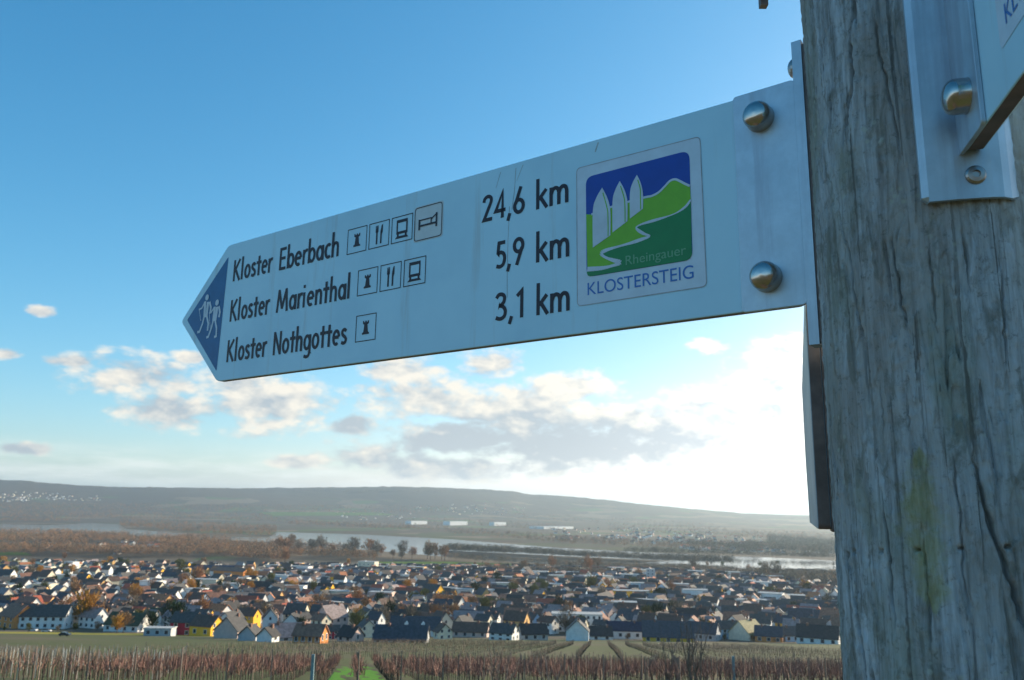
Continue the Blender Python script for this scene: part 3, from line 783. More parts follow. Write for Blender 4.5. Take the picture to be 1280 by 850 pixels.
    at = me.attributes.new('moss', 'FLOAT', 'POINT'); at.data.foreach_set('value', moss.astype(np.float32).ravel())
    at = me.attributes.new('plate', 'FLOAT', 'POINT'); at.data.foreach_set('value', (lattice(u + wig, vw, 60, 90, 9) > 0.62).astype(np.float32).ravel())
    m, b, bs = material('weathered_wood', 0.9, 0, 0.25)
    tc = b.node('ShaderNodeTexCoord'); O = tc.outputs['Object']
    def stretched(sx, sz):
        q = b.node('ShaderNodeMapping'); q.inputs['Scale'].default_value = (sx, sx, sz); b.nt.links.new(O, q.inputs[0]); return q.outputs[0]
    g1 = b.noise(stretched(90, 6), 1.0, 6, 0.65, 0.4); g2 = b.noise(stretched(320, 22), 1.0, 4, 0.6, 0.3)
    blot = b.noise(stretched(22, 9), 1.0, 5, 0.6); big = b.noise(stretched(9, 4), 1.0, 3, 0.5)
    c = b.ramp(b.m('ADD', b.m('MULTIPLY', g1, 0.6), b.m('MULTIPLY', g2, 0.4)), [(0.34, (0.15, 0.15, 0.145)), (0.45, (0.31, 0.325, 0.335)), (0.56, (0.45, 0.48, 0.505)), (0.68, (0.57, 0.60, 0.63))])
    c = b.mix(b.m('MULTIPLY', b.step(blot, 0.46, 0.66), 0.75), c, (0.24, 0.255, 0.205, 1))          # algae film
    c = b.mix(b.m('MULTIPLY', b.step(big, 0.52, 0.68), 0.6), c, (0.27, 0.235, 0.205, 1))            # brown bare wood
    dk = b.noise(stretched(210, 3.2), 1.0, 3, 0.5, 0.6)
    c = b.mix(b.m('MULTIPLY', b.step(dk, 0.60, 0.70), 0.75), c, (0.075, 0.068, 0.06, 1))              # dark summer-wood lines
    patch = b.noise(stretched(60, 26), 1.0, 6, 0.68, 0.5)
    c = b.mix(b.m('MULTIPLY', b.step(patch, 0.50, 0.64), 0.6), c, (0.14, 0.135, 0.105, 1))
    mot = b.noise(O, 190.0, 5, 0.7)
    c = b.mix(b.m('MULTIPLY', b.step(mot, 0.54, 0.70), 0.55), c, (0.10, 0.10, 0.085, 1))
    at1 = b.node('ShaderNodeAttribute', attribute_name='plate')
    c = b.mix(b.m('MULTIPLY', at1.outputs['Fac'], 0.35), c, (0.40, 0.40, 0.39, 1))
    vo = b.node('ShaderNodeTexVoronoi'); b.nt.links.new(O, vo.inputs['Vector']); vo.inputs['Scale'].default_value = 150
    lich = b.m('MULTIPLY', b.m('SUBTRACT', 1.0, b.step(vo.outputs['Distance'], 0.16, 0.34)), b.step(b.noise(O, 26.0, 4, 0.6), 0.50, 0.66))
    c = b.mix(b.m('MULTIPLY', lich, 0.7), c, (0.40, 0.42, 0.36, 1))
    at2 = b.node('ShaderNodeAttribute', attribute_name='moss')
    ms = b.m('MULTIPLY', b.step(b.m('ADD', at2.outputs['Fac'], b.m('MULTIPLY', b.m('SUBTRACT', b.noise(O, 90.0, 5, 0.7), 0.5), 1.9)), 0.20, 1.2), 0.55)
    c = b.mix(ms, c, b.mix(g2, (0.23, 0.22, 0.055, 1), (0.35, 0.33, 0.09, 1)))
    b.put(bs.inputs['Base Color'], c)
    bp = b.node('ShaderNodeBump'); bp.inputs['Strength'].default_value = 0.55; bp.inputs['Distance'].default_value = 0.0012
    b.put(bp.inputs['Height'], b.m('ADD', b.m('MULTIPLY', g2, 0.7), b.m('MULTIPLY', b.noise(O, 420.0, 3, 0.6), 0.5))); b.nt.links.new(bp.outputs[0], bs.inputs['Normal'])
    o = link_mesh('wooden_post', me, m)
    tag(o, 'weathered grey round wooden post with long cracks and a yellow-green moss streak', 'post')
build_post()

def frame_root(name, P, dirv):
    return empty(name, tuple(P), math.atan2(dirv[1], dirv[0]))
def build_near_sign():
    e = -np.array([math.sin(rad(12.9)), math.cos(rad(12.9)), 0])
    P0 = POST_C + e * (POST_R + 0.001); P0[2] = 0.2375
    root = frame_root('near_sign_arm', P0, e)
    tag(root, 'sign arm pointing past the viewer, cut by the upper right corner, on its bolted bracket', 'sign')
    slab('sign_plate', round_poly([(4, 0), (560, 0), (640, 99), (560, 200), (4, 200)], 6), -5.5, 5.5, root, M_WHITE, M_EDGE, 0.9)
    slab('bracket_tab', round_poly([(2, -1.5), (50, -1.5), (50, 201.5), (2, 201.5)], 4), -8.8, -5.7, root, M_ALU, M_ALU, 0.5)
    # base plate bent round the post (x = away from post, y = right, z = up)
    xs = [(-0.033, -0.0035), (-0.029, -0.001), (-0.012, 0.0005), (0.010, 0.0005), (0.0165, -0.0006), (0.022, -0.004), (0.030, -0.0115)]
    V, Fc = [], []
    zz_ = [(-0.032, 0.004), (-0.0285, 0.0), (0.235, 0.0), (0.2385, 0.004)]
    n = len(xs)
    for t in (0.0, -0.0032):
        for k, (zv, ins) in enumerate(zz_):
            for i, (y, x) in enumerate(xs):
                yy = y + (ins if i == 0 else -ins if i == n - 1 else 0)
                V.append((x + t + 0.0032, yy, zv))
    m2 = n * 4
    for k in range(3):
        for i in range(n - 1):
            a = k * n + i
            Fc.append((a, a + n, a + n + 1, a + 1)); Fc.append((m2 + a, m2 + a + 1, m2 + a + n + 1, m2 + a + n))
    rim = [i for i in range(n)] + [k * n + n - 1 for k in range(1, 4)] + [3 * n + i for i in range(n - 2, -1, -1)] + [k * n for k in (2, 1)]
    for q in range(len(rim)):
        a, c = rim[q], rim[(q + 1) % len(rim)]; Fc.append((a, c, c + m2, a + m2))
    me = pmesh('base_plate', V, Fc)
    bm = bmesh.new(); bm.from_mesh(me); bmesh.ops.recalc_face_normals(bm, faces=bm.faces); bm.to_mesh(me); bm.free()
    bpl = link_mesh('base_plate', me, M_ALU, root)
    cap_nut(root, 30, 28, r=11.5, hgt=15, yo=8.6)
    cap_nut(root, 30, 172, r=11.5, hgt=15, yo=8.6)
    for zc in (-0.016, 0.219):
        n = 20; V, Fc = [], []
        for rr, hh in ((6.6, 0), (6.4, 1.2), (5.2, 2.4), (2.6, 2.9), (2.4, 1.4), (0.01, 1.4)):
            for i in range(n):
                t = 2 * math.pi * i / n; V.append((0.0036 + hh / 1000, rr / 1000 * math.cos(t), zc + rr / 1000 * math.sin(t)))
        for k in range(5):
            for i in range(n): Fc.append((k * n + i, k * n + (i + 1) % n, (k + 1) * n + (i + 1) % n, (k + 1) * n + i))
        me = pmesh('socket_screw', V, Fc)
        bm = bmesh.new(); bm.from_mesh(me); bmesh.ops.recalc_face_normals(bm, faces=bm.faces); bm.to_mesh(me); bm.free()
        link_mesh('socket_screw', me, M_SCREW, root)
    # the same trail sticker, seen at a sharp angle
    def at_off(o): return o
    F0 = 5.5
    stk = link_mesh('trail_sticker', flat_mesh('trail_sticker', [round_poly([(84, 28), (220, 28), (220, 173), (84, 173)], 5)], F0 + 0.3), M_STICK, root)
    link_mesh('picture_sky', flat_mesh('picture_sky', [round_poly([(95, 56), (208, 56), (208, 162), (95, 162)], 9)], F0 + 0.5), M_NAVY, stk)
    link_mesh('picture_hill', flat_mesh('picture_hill', [[(95.5, 66), (140, 80), (207.5, 110), (207.5, 128), (180, 142), (150, 118), (95.5, 104)]], F0 + 0.65), M_LIME, stk)
    link_mesh('picture_meadow', flat_mesh('picture_meadow', [[(96, 64), (99, 57.5), (204, 57.5), (207.5, 62), (207.5, 110), (140, 80)]], F0 + 0.8), M_GREEN, stk)
    font_mesh('sticker_caption', 'KLOSTERSTEIG', 96, 208, 37.5, 12.6, F0 + 0.6, stk, M_CAPS)
build_near_sign()

def build_edge_sign():
    a, dist = rad(21.12), 0.735
    g = np.array([math.sin(rad(19.0)), math.cos(rad(19.0)), 0])
    P0 = np.array([dist * math.sin(a), dist * math.cos(a), -0.012])
    root = frame_root('edge_on_sign_arm', P0, g)
    tag(root, 'sign arm seen edge-on pointing into the valley, low on the left side of the post', 'sign')
    # local y points left here, so the printed face is at +y
    slab('sign_plate', round_poly([(0, 0), (560, 0), (640, 99), (560, 197), (0, 197)], 5), 2.5, 13.0, root, plain('sign_back_grey', (0.26, 0.30, 0.33), 0.6, 0, 0.15, 30), M_EDGE, 0.7)
    slab('bracket_tab', round_poly([(-3, -2), (50, -2), (50, 197), (-3, 197)], 3), -6.0, 2.3, root, M_EDGE, M_EDGE, 0.4)
    for u, v in ((22, 28), (22, 150)):
        n = 20; V, Fc = [], []
        for rr, hh in ((8, 0), (7.8, 2), (5, 4), (0.01, 4.6)):
            for i in range(n):
                t = 2 * math.pi * i / n; V.append(((u + rr * math.cos(t)) / 1000, -(6.0 + hh) / 1000, (v + rr * math.sin(t)) / 1000))
        for k in range(3):
            for i in range(n): Fc.append((k * n + i, k * n + (i + 1) % n, (k + 1) * n + (i + 1) % n, (k + 1) * n + i))
        link_mesh('bolt_head', pmesh('bolt_head', V, Fc), M_SCREW, root)
build_edge_sign()
def build_upper_arm():
    r = ray(954.5, 8.5); d = 0.80; P = r * d
    root = empty('upper_sign_arm', (P[0], P[1], P[2]))
    tag(root, 'dark end of an iron arm hanging into the very top edge above the big sign', 'bracket')
    b = MB(); b.box(-0.0036, 0.0036, -0.0036, 0.0036, 0.0, 0.15)
    link_mesh('hanger_rod', b.mesh('hanger_rod'), M_EDGE, root)
    top = Vector((0, 0, 0.15)); end = Vector((POST_C[0] - P[0], POST_C[1] - P[1], 0.15))
    b = MB(); b.tube(top, end, 0.006, 0.006, 8)
    link_mesh('arm_bar', b.mesh('arm_bar'), M_EDGE, root)
build_upper_arm()

# ================================================================== the valley
def zone(x):
    for lim, nm in ((60, 'by the left picture edge'), (140, 'left of the crimson house'), (226, 'just left of the arrow tip'), (290, 'below the blue arrow head'), (345, 'below the word Kloster'),
                    (430, 'below the word Nothgottes'), (480, 'below the tower pictograms'), (600, 'below the empty sign middle'), (720, 'below the kilometre figures'),
                    (800, 'below the sticker left half'), (885, 'below the sticker right half'), (960, 'below the upper cap nut'), (2000, 'close beside the post')):
        if x < lim: return nm
ORD = ['first', 'second', 'third', 'fourth', 'fifth', 'sixth', 'seventh', 'eighth', 'ninth', 'tenth', 'eleventh', 'twelfth', 'thirteenth', 'fourteenth', 'fifteenth', 'sixteenth', 'seventeenth', 'eighteenth', 'nineteenth', 'twentieth']
def to_px(x, y, z):
    P = np.array([x, y, z]); d = P @ FW
    return 640 + F_PX * (P @ RT) / d, 425 - F_PX * (P @ UP) / d

WALLS = {'white': (0.78, 0.77, 0.74), 'cream': (0.72, 0.65, 0.50), 'yellow': (0.85, 0.46, 0.05), 'crimson': (0.42, 0.030, 0.055), 'orange': (0.66, 0.26, 0.08), 'grey': (0.46, 0.47, 0.48),
         'pink': (0.62, 0.46, 0.40), 'pale blue': (0.42, 0.56, 0.68), 'ochre': (0.66, 0.40, 0.16), 'brick': (0.36, 0.12, 0.07)}
ROOFS = {'slate': (0.075, 0.070, 0.066), 'black': (0.042, 0.038, 0.036), 'dark brown': (0.115, 0.068, 0.050), 'red tile': (0.36, 0.085, 0.045), 'brown tile': (0.26, 0.125, 0.080), 'mossy': (0.048, 0.058, 0.026),
         'blue slate': (0.055, 0.060, 0.072), 'mauve tile': (0.27, 0.21, 0.20), 'orange tile': (0.42, 0.16, 0.07), 'straw': (0.34, 0.29, 0.14), 'pale gravel': (0.42, 0.42, 0.40), 'dark blue': (0.022, 0.030, 0.060)}
def wallm(n): return plain('render_' + n.replace(' ', '_'), WALLS[n], 0.9, 0, 0.10, 0.6, 0.2)
def roofm(n): return plain('roof_' + n.replace(' ', '_'), ROOFS[n], 0.75, 0, 0.30, 0.9, 0.4)
M_GLASS = plain('window_glass', (0.035, 0.045, 0.06), 0.15, 0, 0.2, 2, 0.6)
M_FRAME = plain('window_frame', (0.72, 0.72, 0.70), 0.6, 0, 0.05, 2)
M_CHIM = plain('chimney_brick', (0.22, 0.12, 0.09), 0.9, 0, 0.3, 2)
WIN = {}
def window_meshes(w, h):
    k = (round(w, 1), round(h, 1))
    if k not in WIN:
        a = MB(); a.box(-w / 2, w / 2, -0.04, 0.06, 0, h)
        f = MB(); t = 0.14
        f.box(-w / 2 - t, w / 2 + t, -0.09, 0.02, -t, 0); f.box(-w / 2 - t, w / 2 + t, -0.09, 0.02, h, h + t)
        f.box(-w / 2 - t, -w / 2, -0.0895, 0.0195, 0, h); f.box(w / 2, w / 2 + t, -0.0895, 0.0195, 0, h)
        WIN[k] = (a.mesh('window'), f.mesh('frame'))
        WIN[k][0].materials.append(M_GLASS); WIN[k][1].materials.append(M_FRAME)
    return WIN[k]
def add_window(root, x, y, z, rz, w=1.1, h=1.4, frame=True):
    a, f = window_meshes(w, h)
    o = link_mesh('window', a, None, root, (x, y, z), rz)
    if frame: link_mesh('frame', f, None, o)
def house_shape(W, D, E, pitch, ov=0.45):
    """wall and roof meshes; ridge along local x, front at -y"""
    rise = D / 2 * math.tan(pitch)
    w = MB()
    w.add([(-W / 2, -D / 2, -3), (W / 2, -D / 2, -3), (W / 2, D / 2, -3), (-W / 2, D / 2, -3), (-W / 2, -D / 2, E), (W / 2, -D / 2, E), (W / 2, D / 2, E), (-W / 2, D / 2, E), (-W / 2, 0, E + rise), (W / 2, 0, E + rise)],
          [(0, 1, 5, 4), (2, 3, 7, 6), (1, 2, 6, 9, 5), (3, 0, 4, 8, 7), (0, 3, 2, 1), (4, 5, 9, 8), (6, 7, 8, 9)])
    r = MB(); t = 0.28; oy = ov; dz = oy * math.tan(pitch)
    for s in (-1, 1):
        e0 = Vector((0, s * (D / 2 + oy), E - dz + 0.05)); rg = Vector((0, 0, E + rise + 0.05))
        x0, x1 = -W / 2 - ov, W / 2 + ov
        up = Vector((0, 0, t))
        vs = [Vector((x0, e0.y, e0.z)), Vector((x1, e0.y, e0.z)), Vector((x1, 0, rg.z)), Vector((x0, 0, rg.z))]
        vs = vs + [v + up for v in vs]
        fs = [(0, 1, 2, 3), (7, 6, 5, 4), (0, 4, 5, 1), (1, 5, 6, 2), (3, 7, 4, 0)]
        if s > 0: fs = [tuple(reversed(q)) for q in fs]
        r.add(vs, fs)
    return w.mesh('wall'), r.mesh('roof'), rise
HOUSES = []
def house(px, py, wpx, hpx, ratio, yaw, wall, roof, label=None, wins=(0, 0), gwins=(0, 0), pitch=42, chim=True, cat='house', name='house', flat=False, dormers=0, group=None, detail=2, loc=None, dims=None):
    """a house whose front foot is seen at pixel (px, py), wpx pixels wide along the ridge and hpx high to the eaves"""
    if loc is None:
        x, y, z = ground_px(px, py)
        d = math.hypot(x, y); k = d / F_PX
        W, E = wpx * k, hpx * k
        D = W * ratio
        y += D / 2 * math.cos(yaw); z = hgt1(x, y)
    else:
        (x, y, z), (W, D, E) = loc, dims
    root = empty(name, (x, y, z), yaw)
    wm, rm = wallm(wall), roofm(roof)
    if flat:
        b = MB(); b.box(-W / 2, W / 2, -D / 2, D / 2, -3, E); link_mesh('wall', b.mesh('wall'), wm, root)
        b = MB(); b.box(-W / 2 - 0.25, W / 2 + 0.25, -D / 2 - 0.25, D / 2 + 0.25, E + 0.004, E + 0.5)
        ro = link_mesh('roof', b.mesh('roof'), rm, root); rise = 0.5
        if chim:
            b = MB(); b.box(-W * 0.2, -W * 0.2 + 1.6, -0.8, 0.8, E + 0.5, E + 1.7); link_mesh('roof_vent', b.mesh('roof_vent'), M_FRAME, ro)
    else:
        wme, rme, rise = house_shape(W, D, E, rad(pitch))
        link_mesh('wall', wme, wm, root); ro = link_mesh('roof', rme, rm, root)
        if chim:
            cx = W * random.choice((-0.25, 0.22, 0.3)); b = MB(); b.box(cx - 0.45, cx + 0.45, -0.9, 0.0, E + rise * 0.6, E + rise + 0.9)
            link_mesh('chimney', b.mesh('chimney'), M_CHIM, ro)
        for q in range(dormers):
            cx = -W / 2 + W * (q + 1) / (dormers + 1); b = MB(); dy = -D * 0.30; zz_ = E + rise * 0.32
            b.add([(cx - 0.9, dy - 1.0, zz_ - 0.6), (cx + 0.9, dy - 1.0, zz_ - 0.6), (cx + 0.9, dy - 1.0, zz_ + 0.9), (cx - 0.9, dy - 1.0, zz_ + 0.9), (cx, dy - 1.0, zz_ + 1.9), (cx - 0.9, dy + 2, zz_ - 0.6), (cx + 0.9, dy + 2, zz_ - 0.6), (cx + 0.9, dy + 2, zz_ + 0.9), (cx - 0.9, dy + 2, zz_ + 0.9), (cx, dy + 2, zz_ + 1.9)],
                  [(0, 1, 2, 4, 3), (1, 6, 7, 2), (0, 3, 8, 5), (2, 7, 9, 4), (3, 4, 9, 8)])
            dm = link_mesh('dormer', b.mesh('dormer'), M_FRAME if wall != 'white' else wm, ro)
    nx, nr = wins
    for r_ in range(nr):
        for c in range(nx):
            sh = E / max(nr, 1)
            add_window(root, -W / 2 + W * (c + 0.5) / nx, -D / 2, r_ * sh + sh * 0.35, 0, min(1.5, W / nx * 0.42), min(1.6, sh * 0.5), detail > 1)
    gx, gr = gwins
    for r_ in range(gr):
        for c in range(gx):
            sh = (E + rise * 0.5) / max(gr, 1)
            add_window(root, W / 2, -D / 2 + D * (c + 0.5) / gx, r_ * sh + sh * 0.3, math.pi / 2, 1.1, min(1.5, sh * 0.5), detail > 1)
    tag(root, label, cat, group)
    HOUSES.append((x, y, max(W, D)))
    return root
Y = rad
# front row along the vineyard, left to right, then the buildings one can pick out behind it
FRONT = [
 (14, 785, 34, 12, 0.7, Y(-35), 'orange', 'brown tile', 'orange-walled house with brown roof at the left picture edge', (3, 2), (2, 2)),
 (50, 786, 46, 13, 0.5, Y(4), 'white', 'slate', 'long white house with two window rows and slate roof by the parked cars', (6, 2), (2, 2)),
 (88, 783, 26, 14, 0.9, Y(-58), 'white', 'brown tile', 'white gabled house with brown roof beside the golden tree', (3, 2), (3, 3)),
 (121, 778, 26, 12, 0.7, Y(-15), 'pink', 'slate', 'pinkish house with dark roof right behind the golden tree', (3, 2), (2, 2)),
 (150, 768, 22, 13, 0.8, Y(-40), 'cream', 'brown tile', 'cream gabled house with brown roof behind the mossy-roofed house', (2, 2), (2, 2)),
 (153, 790, 42, 8, 0.6, Y(-12), 'white', 'mossy', 'low white house with wide dark mossy roof and one bright gable', (4, 1), (2, 2)),
 (194, 784, 34, 10, 0.6, Y(-18), 'cream', 'mossy', 'cream house with green-grown roof just left of the crimson house', (3, 1), (2, 2)),
 (196, 795, 30, 8, 0.5, Y(0), 'grey', 'pale gravel', 'low grey flat-roofed garage before the green-grown roof', (3, 1), (0, 0), 42, False, 'garage', 'garage', True),
 (227, 794, 27, 15, 0.8, Y(-6), 'crimson', 'slate', 'crimson house with four white-framed windows', (2, 2), (0, 0)),
 (254, 795, 30, 12, 0.75, Y(-22), 'yellow', 'dark brown', 'bright yellow house with dark brown roof joining the crimson house', (2, 1), (2, 2)),
 (288, 798, 24, 10, 1.3, Y(72), 'pink', 'slate', 'pale pink gabled house right of the yellow house', (2, 1), (2, 2)),
 (312, 801, 18, 7, 1.2, Y(80), 'grey', 'slate', 'small grey gabled shed right of the pale pink house', (0, 0), (1, 1)),
 (334, 802, 16, 7, 1.2, Y(75), 'white', 'black', 'small white gabled house left of the mauve roof', (1, 1), (1, 1)),
 (352, 801, 36, 6, 0.8, Y(20), 'grey', 'mauve tile', 'grey house under a broad mauve tile roof at the vineyard edge', (3, 1), (2, 1)),
 (385, 804, 34, 10, 0.7, Y(-10), 'orange', 'brown tile', 'orange house with terrace at the vineyard edge left of the grass lane', (4, 1), (2, 1)),
 (415, 799, 13, 10, 0.9, Y(10), 'crimson', 'slate', 'narrow dark red house right of the orange terrace house', (2, 2), (0, 0)),
 (436, 802, 22, 7, 1.0, Y(-30), 'pink', 'black', 'pinkish house with black roof directly above the grass lane', (2, 1), (1, 1)),
 (457, 797, 20, 10, 1.1, Y(-65), 'cream', 'slate', 'cream gabled house right of the black-roofed pinkish house', (2, 1), (2, 2)),
 (409, 782, 42, 13, 0.5, Y(-5), 'white', 'slate', 'large white building with five windows and slate hipped roof', (5, 2), (1, 2)),
 (500, 803, 62, 5, 0.5, Y(-3), 'grey', 'blue slate', 'long low hall with blue slate roof in front of the big dark roof', (6, 1), (1, 1)),
 (518, 796, 60, 9, 0.45, Y(-4), 'white', 'blue slate', 'big dark slate roof with two pale dormers, right of the grass lane', (6, 1), (2, 2), 44, True, 'house', 'house', False, 2),
 (553, 799, 14, 9, 1.3, Y(-60), 'cream', 'dark brown', 'narrow cream gable at the right end of the big dark roof', (1, 1), (2, 2)),
 (588, 797, 42, 7, 0.5, Y(-8), 'pink', 'dark brown', 'pinkish house with long dark brown roof right of the narrow cream gable', (4, 1), (1, 1)),
 (590, 782, 32, 7, 0.6, Y(-10), 'white', 'orange tile', 'house with bright orange tile roof in the middle of the town', (3, 1), (1, 1)),
 (630, 800, 30, 9, 0.7, Y(-25), 'white', 'slate', 'white house with slate roof at the field edge below the kilometre figures', (3, 2), (2, 2)),
 (666, 800, 32, 8, 0.7, Y(14), 'grey', 'black', 'grey house with black roof left of the white gabled front', (3, 1), (2, 1)),
 (722, 801, 22, 12, 1.2, Y(84), 'white', 'slate', 'white house turning its gable to the field, before the big white block', (0, 0), (0, 0)),
 (722, 790, 60, 20, 0.4, Y(-3), 'white', 'pale gravel', 'big white apartment block with three window rows and flat roof', (9, 3), (2, 3), 30, True, 'apartment block', 'apartment_block', True),
 (752, 800, 26, 6, 0.8, Y(0), 'white', 'black', 'low house with black roof right of the white gabled front', (2, 1), (0, 0)),
 (687, 764, 30, 7, 0.5, Y(-3), 'cream', 'red tile', 'cream house with bright red roof behind the big white block', (4, 1), (1, 1)),
 (782, 799, 40, 10, 0.5, Y(-6), 'white', 'dark blue', 'white-walled house with dark blue roof below the sticker', (4, 1), (1, 1)),
 (838, 802, 58, 7, 0.6, Y(-8), 'yellow', 'blue slate', 'wide blue slate roof with yellow gables below the sticker right half', (5, 1), (2, 2)),
 (882, 801, 34, 9, 0.7, Y(-28), 'grey', 'blue slate', 'grey house with blue slate roof right of the yellow gables', (3, 1), (2, 2)),
 (911, 799, 24, 12, 0.7, Y(10), 'pale blue', 'slate', 'pale blue house near the bare shrub', (2, 2), (1, 1)),
 (938, 801, 30, 8, 1.0, Y(38), 'cream', 'straw', 'cream house under a straw-yellow roof right of the pale blue house', (2, 1), (2, 1)),
 (965, 803, 30, 8, 0.7, Y(-20), 'orange', 'blue slate', 'house with orange gable and blue roof near the post', (3, 1), (2, 2)),
 (993, 803, 26, 8, 0.7, Y(12), 'pale blue', 'slate', 'pale blue low house second from the post at the field edge', (3, 1), (1, 1)),
 (1028, 805, 44, 8, 0.6, Y(-25), 'white', 'black', 'white house with black roof touching the post edge', (4, 1), (2, 2)),
 (75, 724, 104, 4, 0.14, Y(-3), 'cream', 'pale gravel', 'very long flat-roofed yellow-lit hall at the left of the town', (0, 0), (0, 0), 30, False, 'hall', 'long_hall', True),
 (288, 724, 44, 9, 0.35, Y(-24), 'orange', 'brown tile', 'long orange school-like building above the pale roofs', (8, 1), (2, 1), 25, False, 'building', 'building', False),
 (266, 717, 54, 5, 0.4, Y(-4), 'grey', 'dark blue', 'dark blue roofed hall behind the long orange building', (0, 0), (0, 0), 20, False, 'hall', 'hall'),
 (459, 714, 22, 11, 0.5, Y(-18), 'cream', 'pale gravel', 'bright cream block standing alone before the river meadow', (4, 2), (2, 2), 30, True, 'apartment block', 'apartment_block', True),
 (394, 736, 92, 5, 0.25, Y(-3), 'white', 'pale gravel', 'long pale flat-roofed factory hall, nearest of three', (0, 0), (0, 0), 30, True, 'factory hall', 'factory_hall', True),
 (366, 728, 80, 4, 0.25, Y(-4), 'grey', 'pale gravel', 'long grey flat-roofed factory hall, middle of three', (0, 0), (0, 0), 30, True, 'factory hall', 'factory_hall', True),
 (400, 719, 70, 4, 0.25, Y(-3), 'white', 'mauve tile', 'long factory hall with mauve roof, farthest of three', (0, 0), (0, 0), 18, False, 'factory hall', 'factory_hall'),
 (668, 722, 34, 7, 0.4, Y(-5), 'white', 'pale gravel', 'white flat hall with a bright end wall before the river trees', (0, 0), (0, 0), 30, True, 'hall', 'hall', True),
 (708, 722, 30, 5, 0.5, Y(10), 'grey', 'pale gravel', 'grey hall with pale roof right of the white flat hall', (0, 0), (0, 0), 14, False, 'hall', 'hall'),
 (745, 728, 40, 7, 0.4, Y(-6), 'cream', 'pale gravel', 'cream long block below the sticker near the river', (6, 1), (1, 1), 30, True, 'apartment block', 'apartment_block', True),
 (787, 727, 24, 8, 0.5, Y(-4), 'grey', 'pale gravel', 'grey block with flat roof left of the tall slab', (4, 2), (1, 1), 30, True, 'apartment block', 'apartment_block', True),
 (814, 727, 10, 14, 0.8, Y(-10), 'grey', 'pale gravel', 'tall grey slab tower near the river below the sticker', (2, 4), (1, 3), 30, True, 'tower block', 'tower_block', True),
 (540, 752, 24, 12, 0.7, Y(-35), 'yellow', 'slate', 'yellow twin-gabled house among white gables in mid town', (3, 2), (2, 2)),
 (405, 752, 8, 14, 1.0, Y(-40), 'yellow', 'black', 'tall narrow yellow house behind the large white building', (1, 2), (1, 2)),
 (197, 764, 26, 8, 0.8, Y(-30), 'ochre', 'orange tile', 'ochre house with orange roof under a bright white gable', (2, 1), (2, 2)),
 (262, 760, 26, 8, 0.8, Y(35), 'brick', 'brown tile', 'brick-red house with steep brown roof above the yellow house', (2, 1), (1, 1)),
 (304, 764, 26, 8, 0.7, Y(-8), 'brick', 'red tile', 'dark red roofed house behind the grey gabled shed', (3, 1), (1, 1)),
]
for a in FRONT: house(*a)

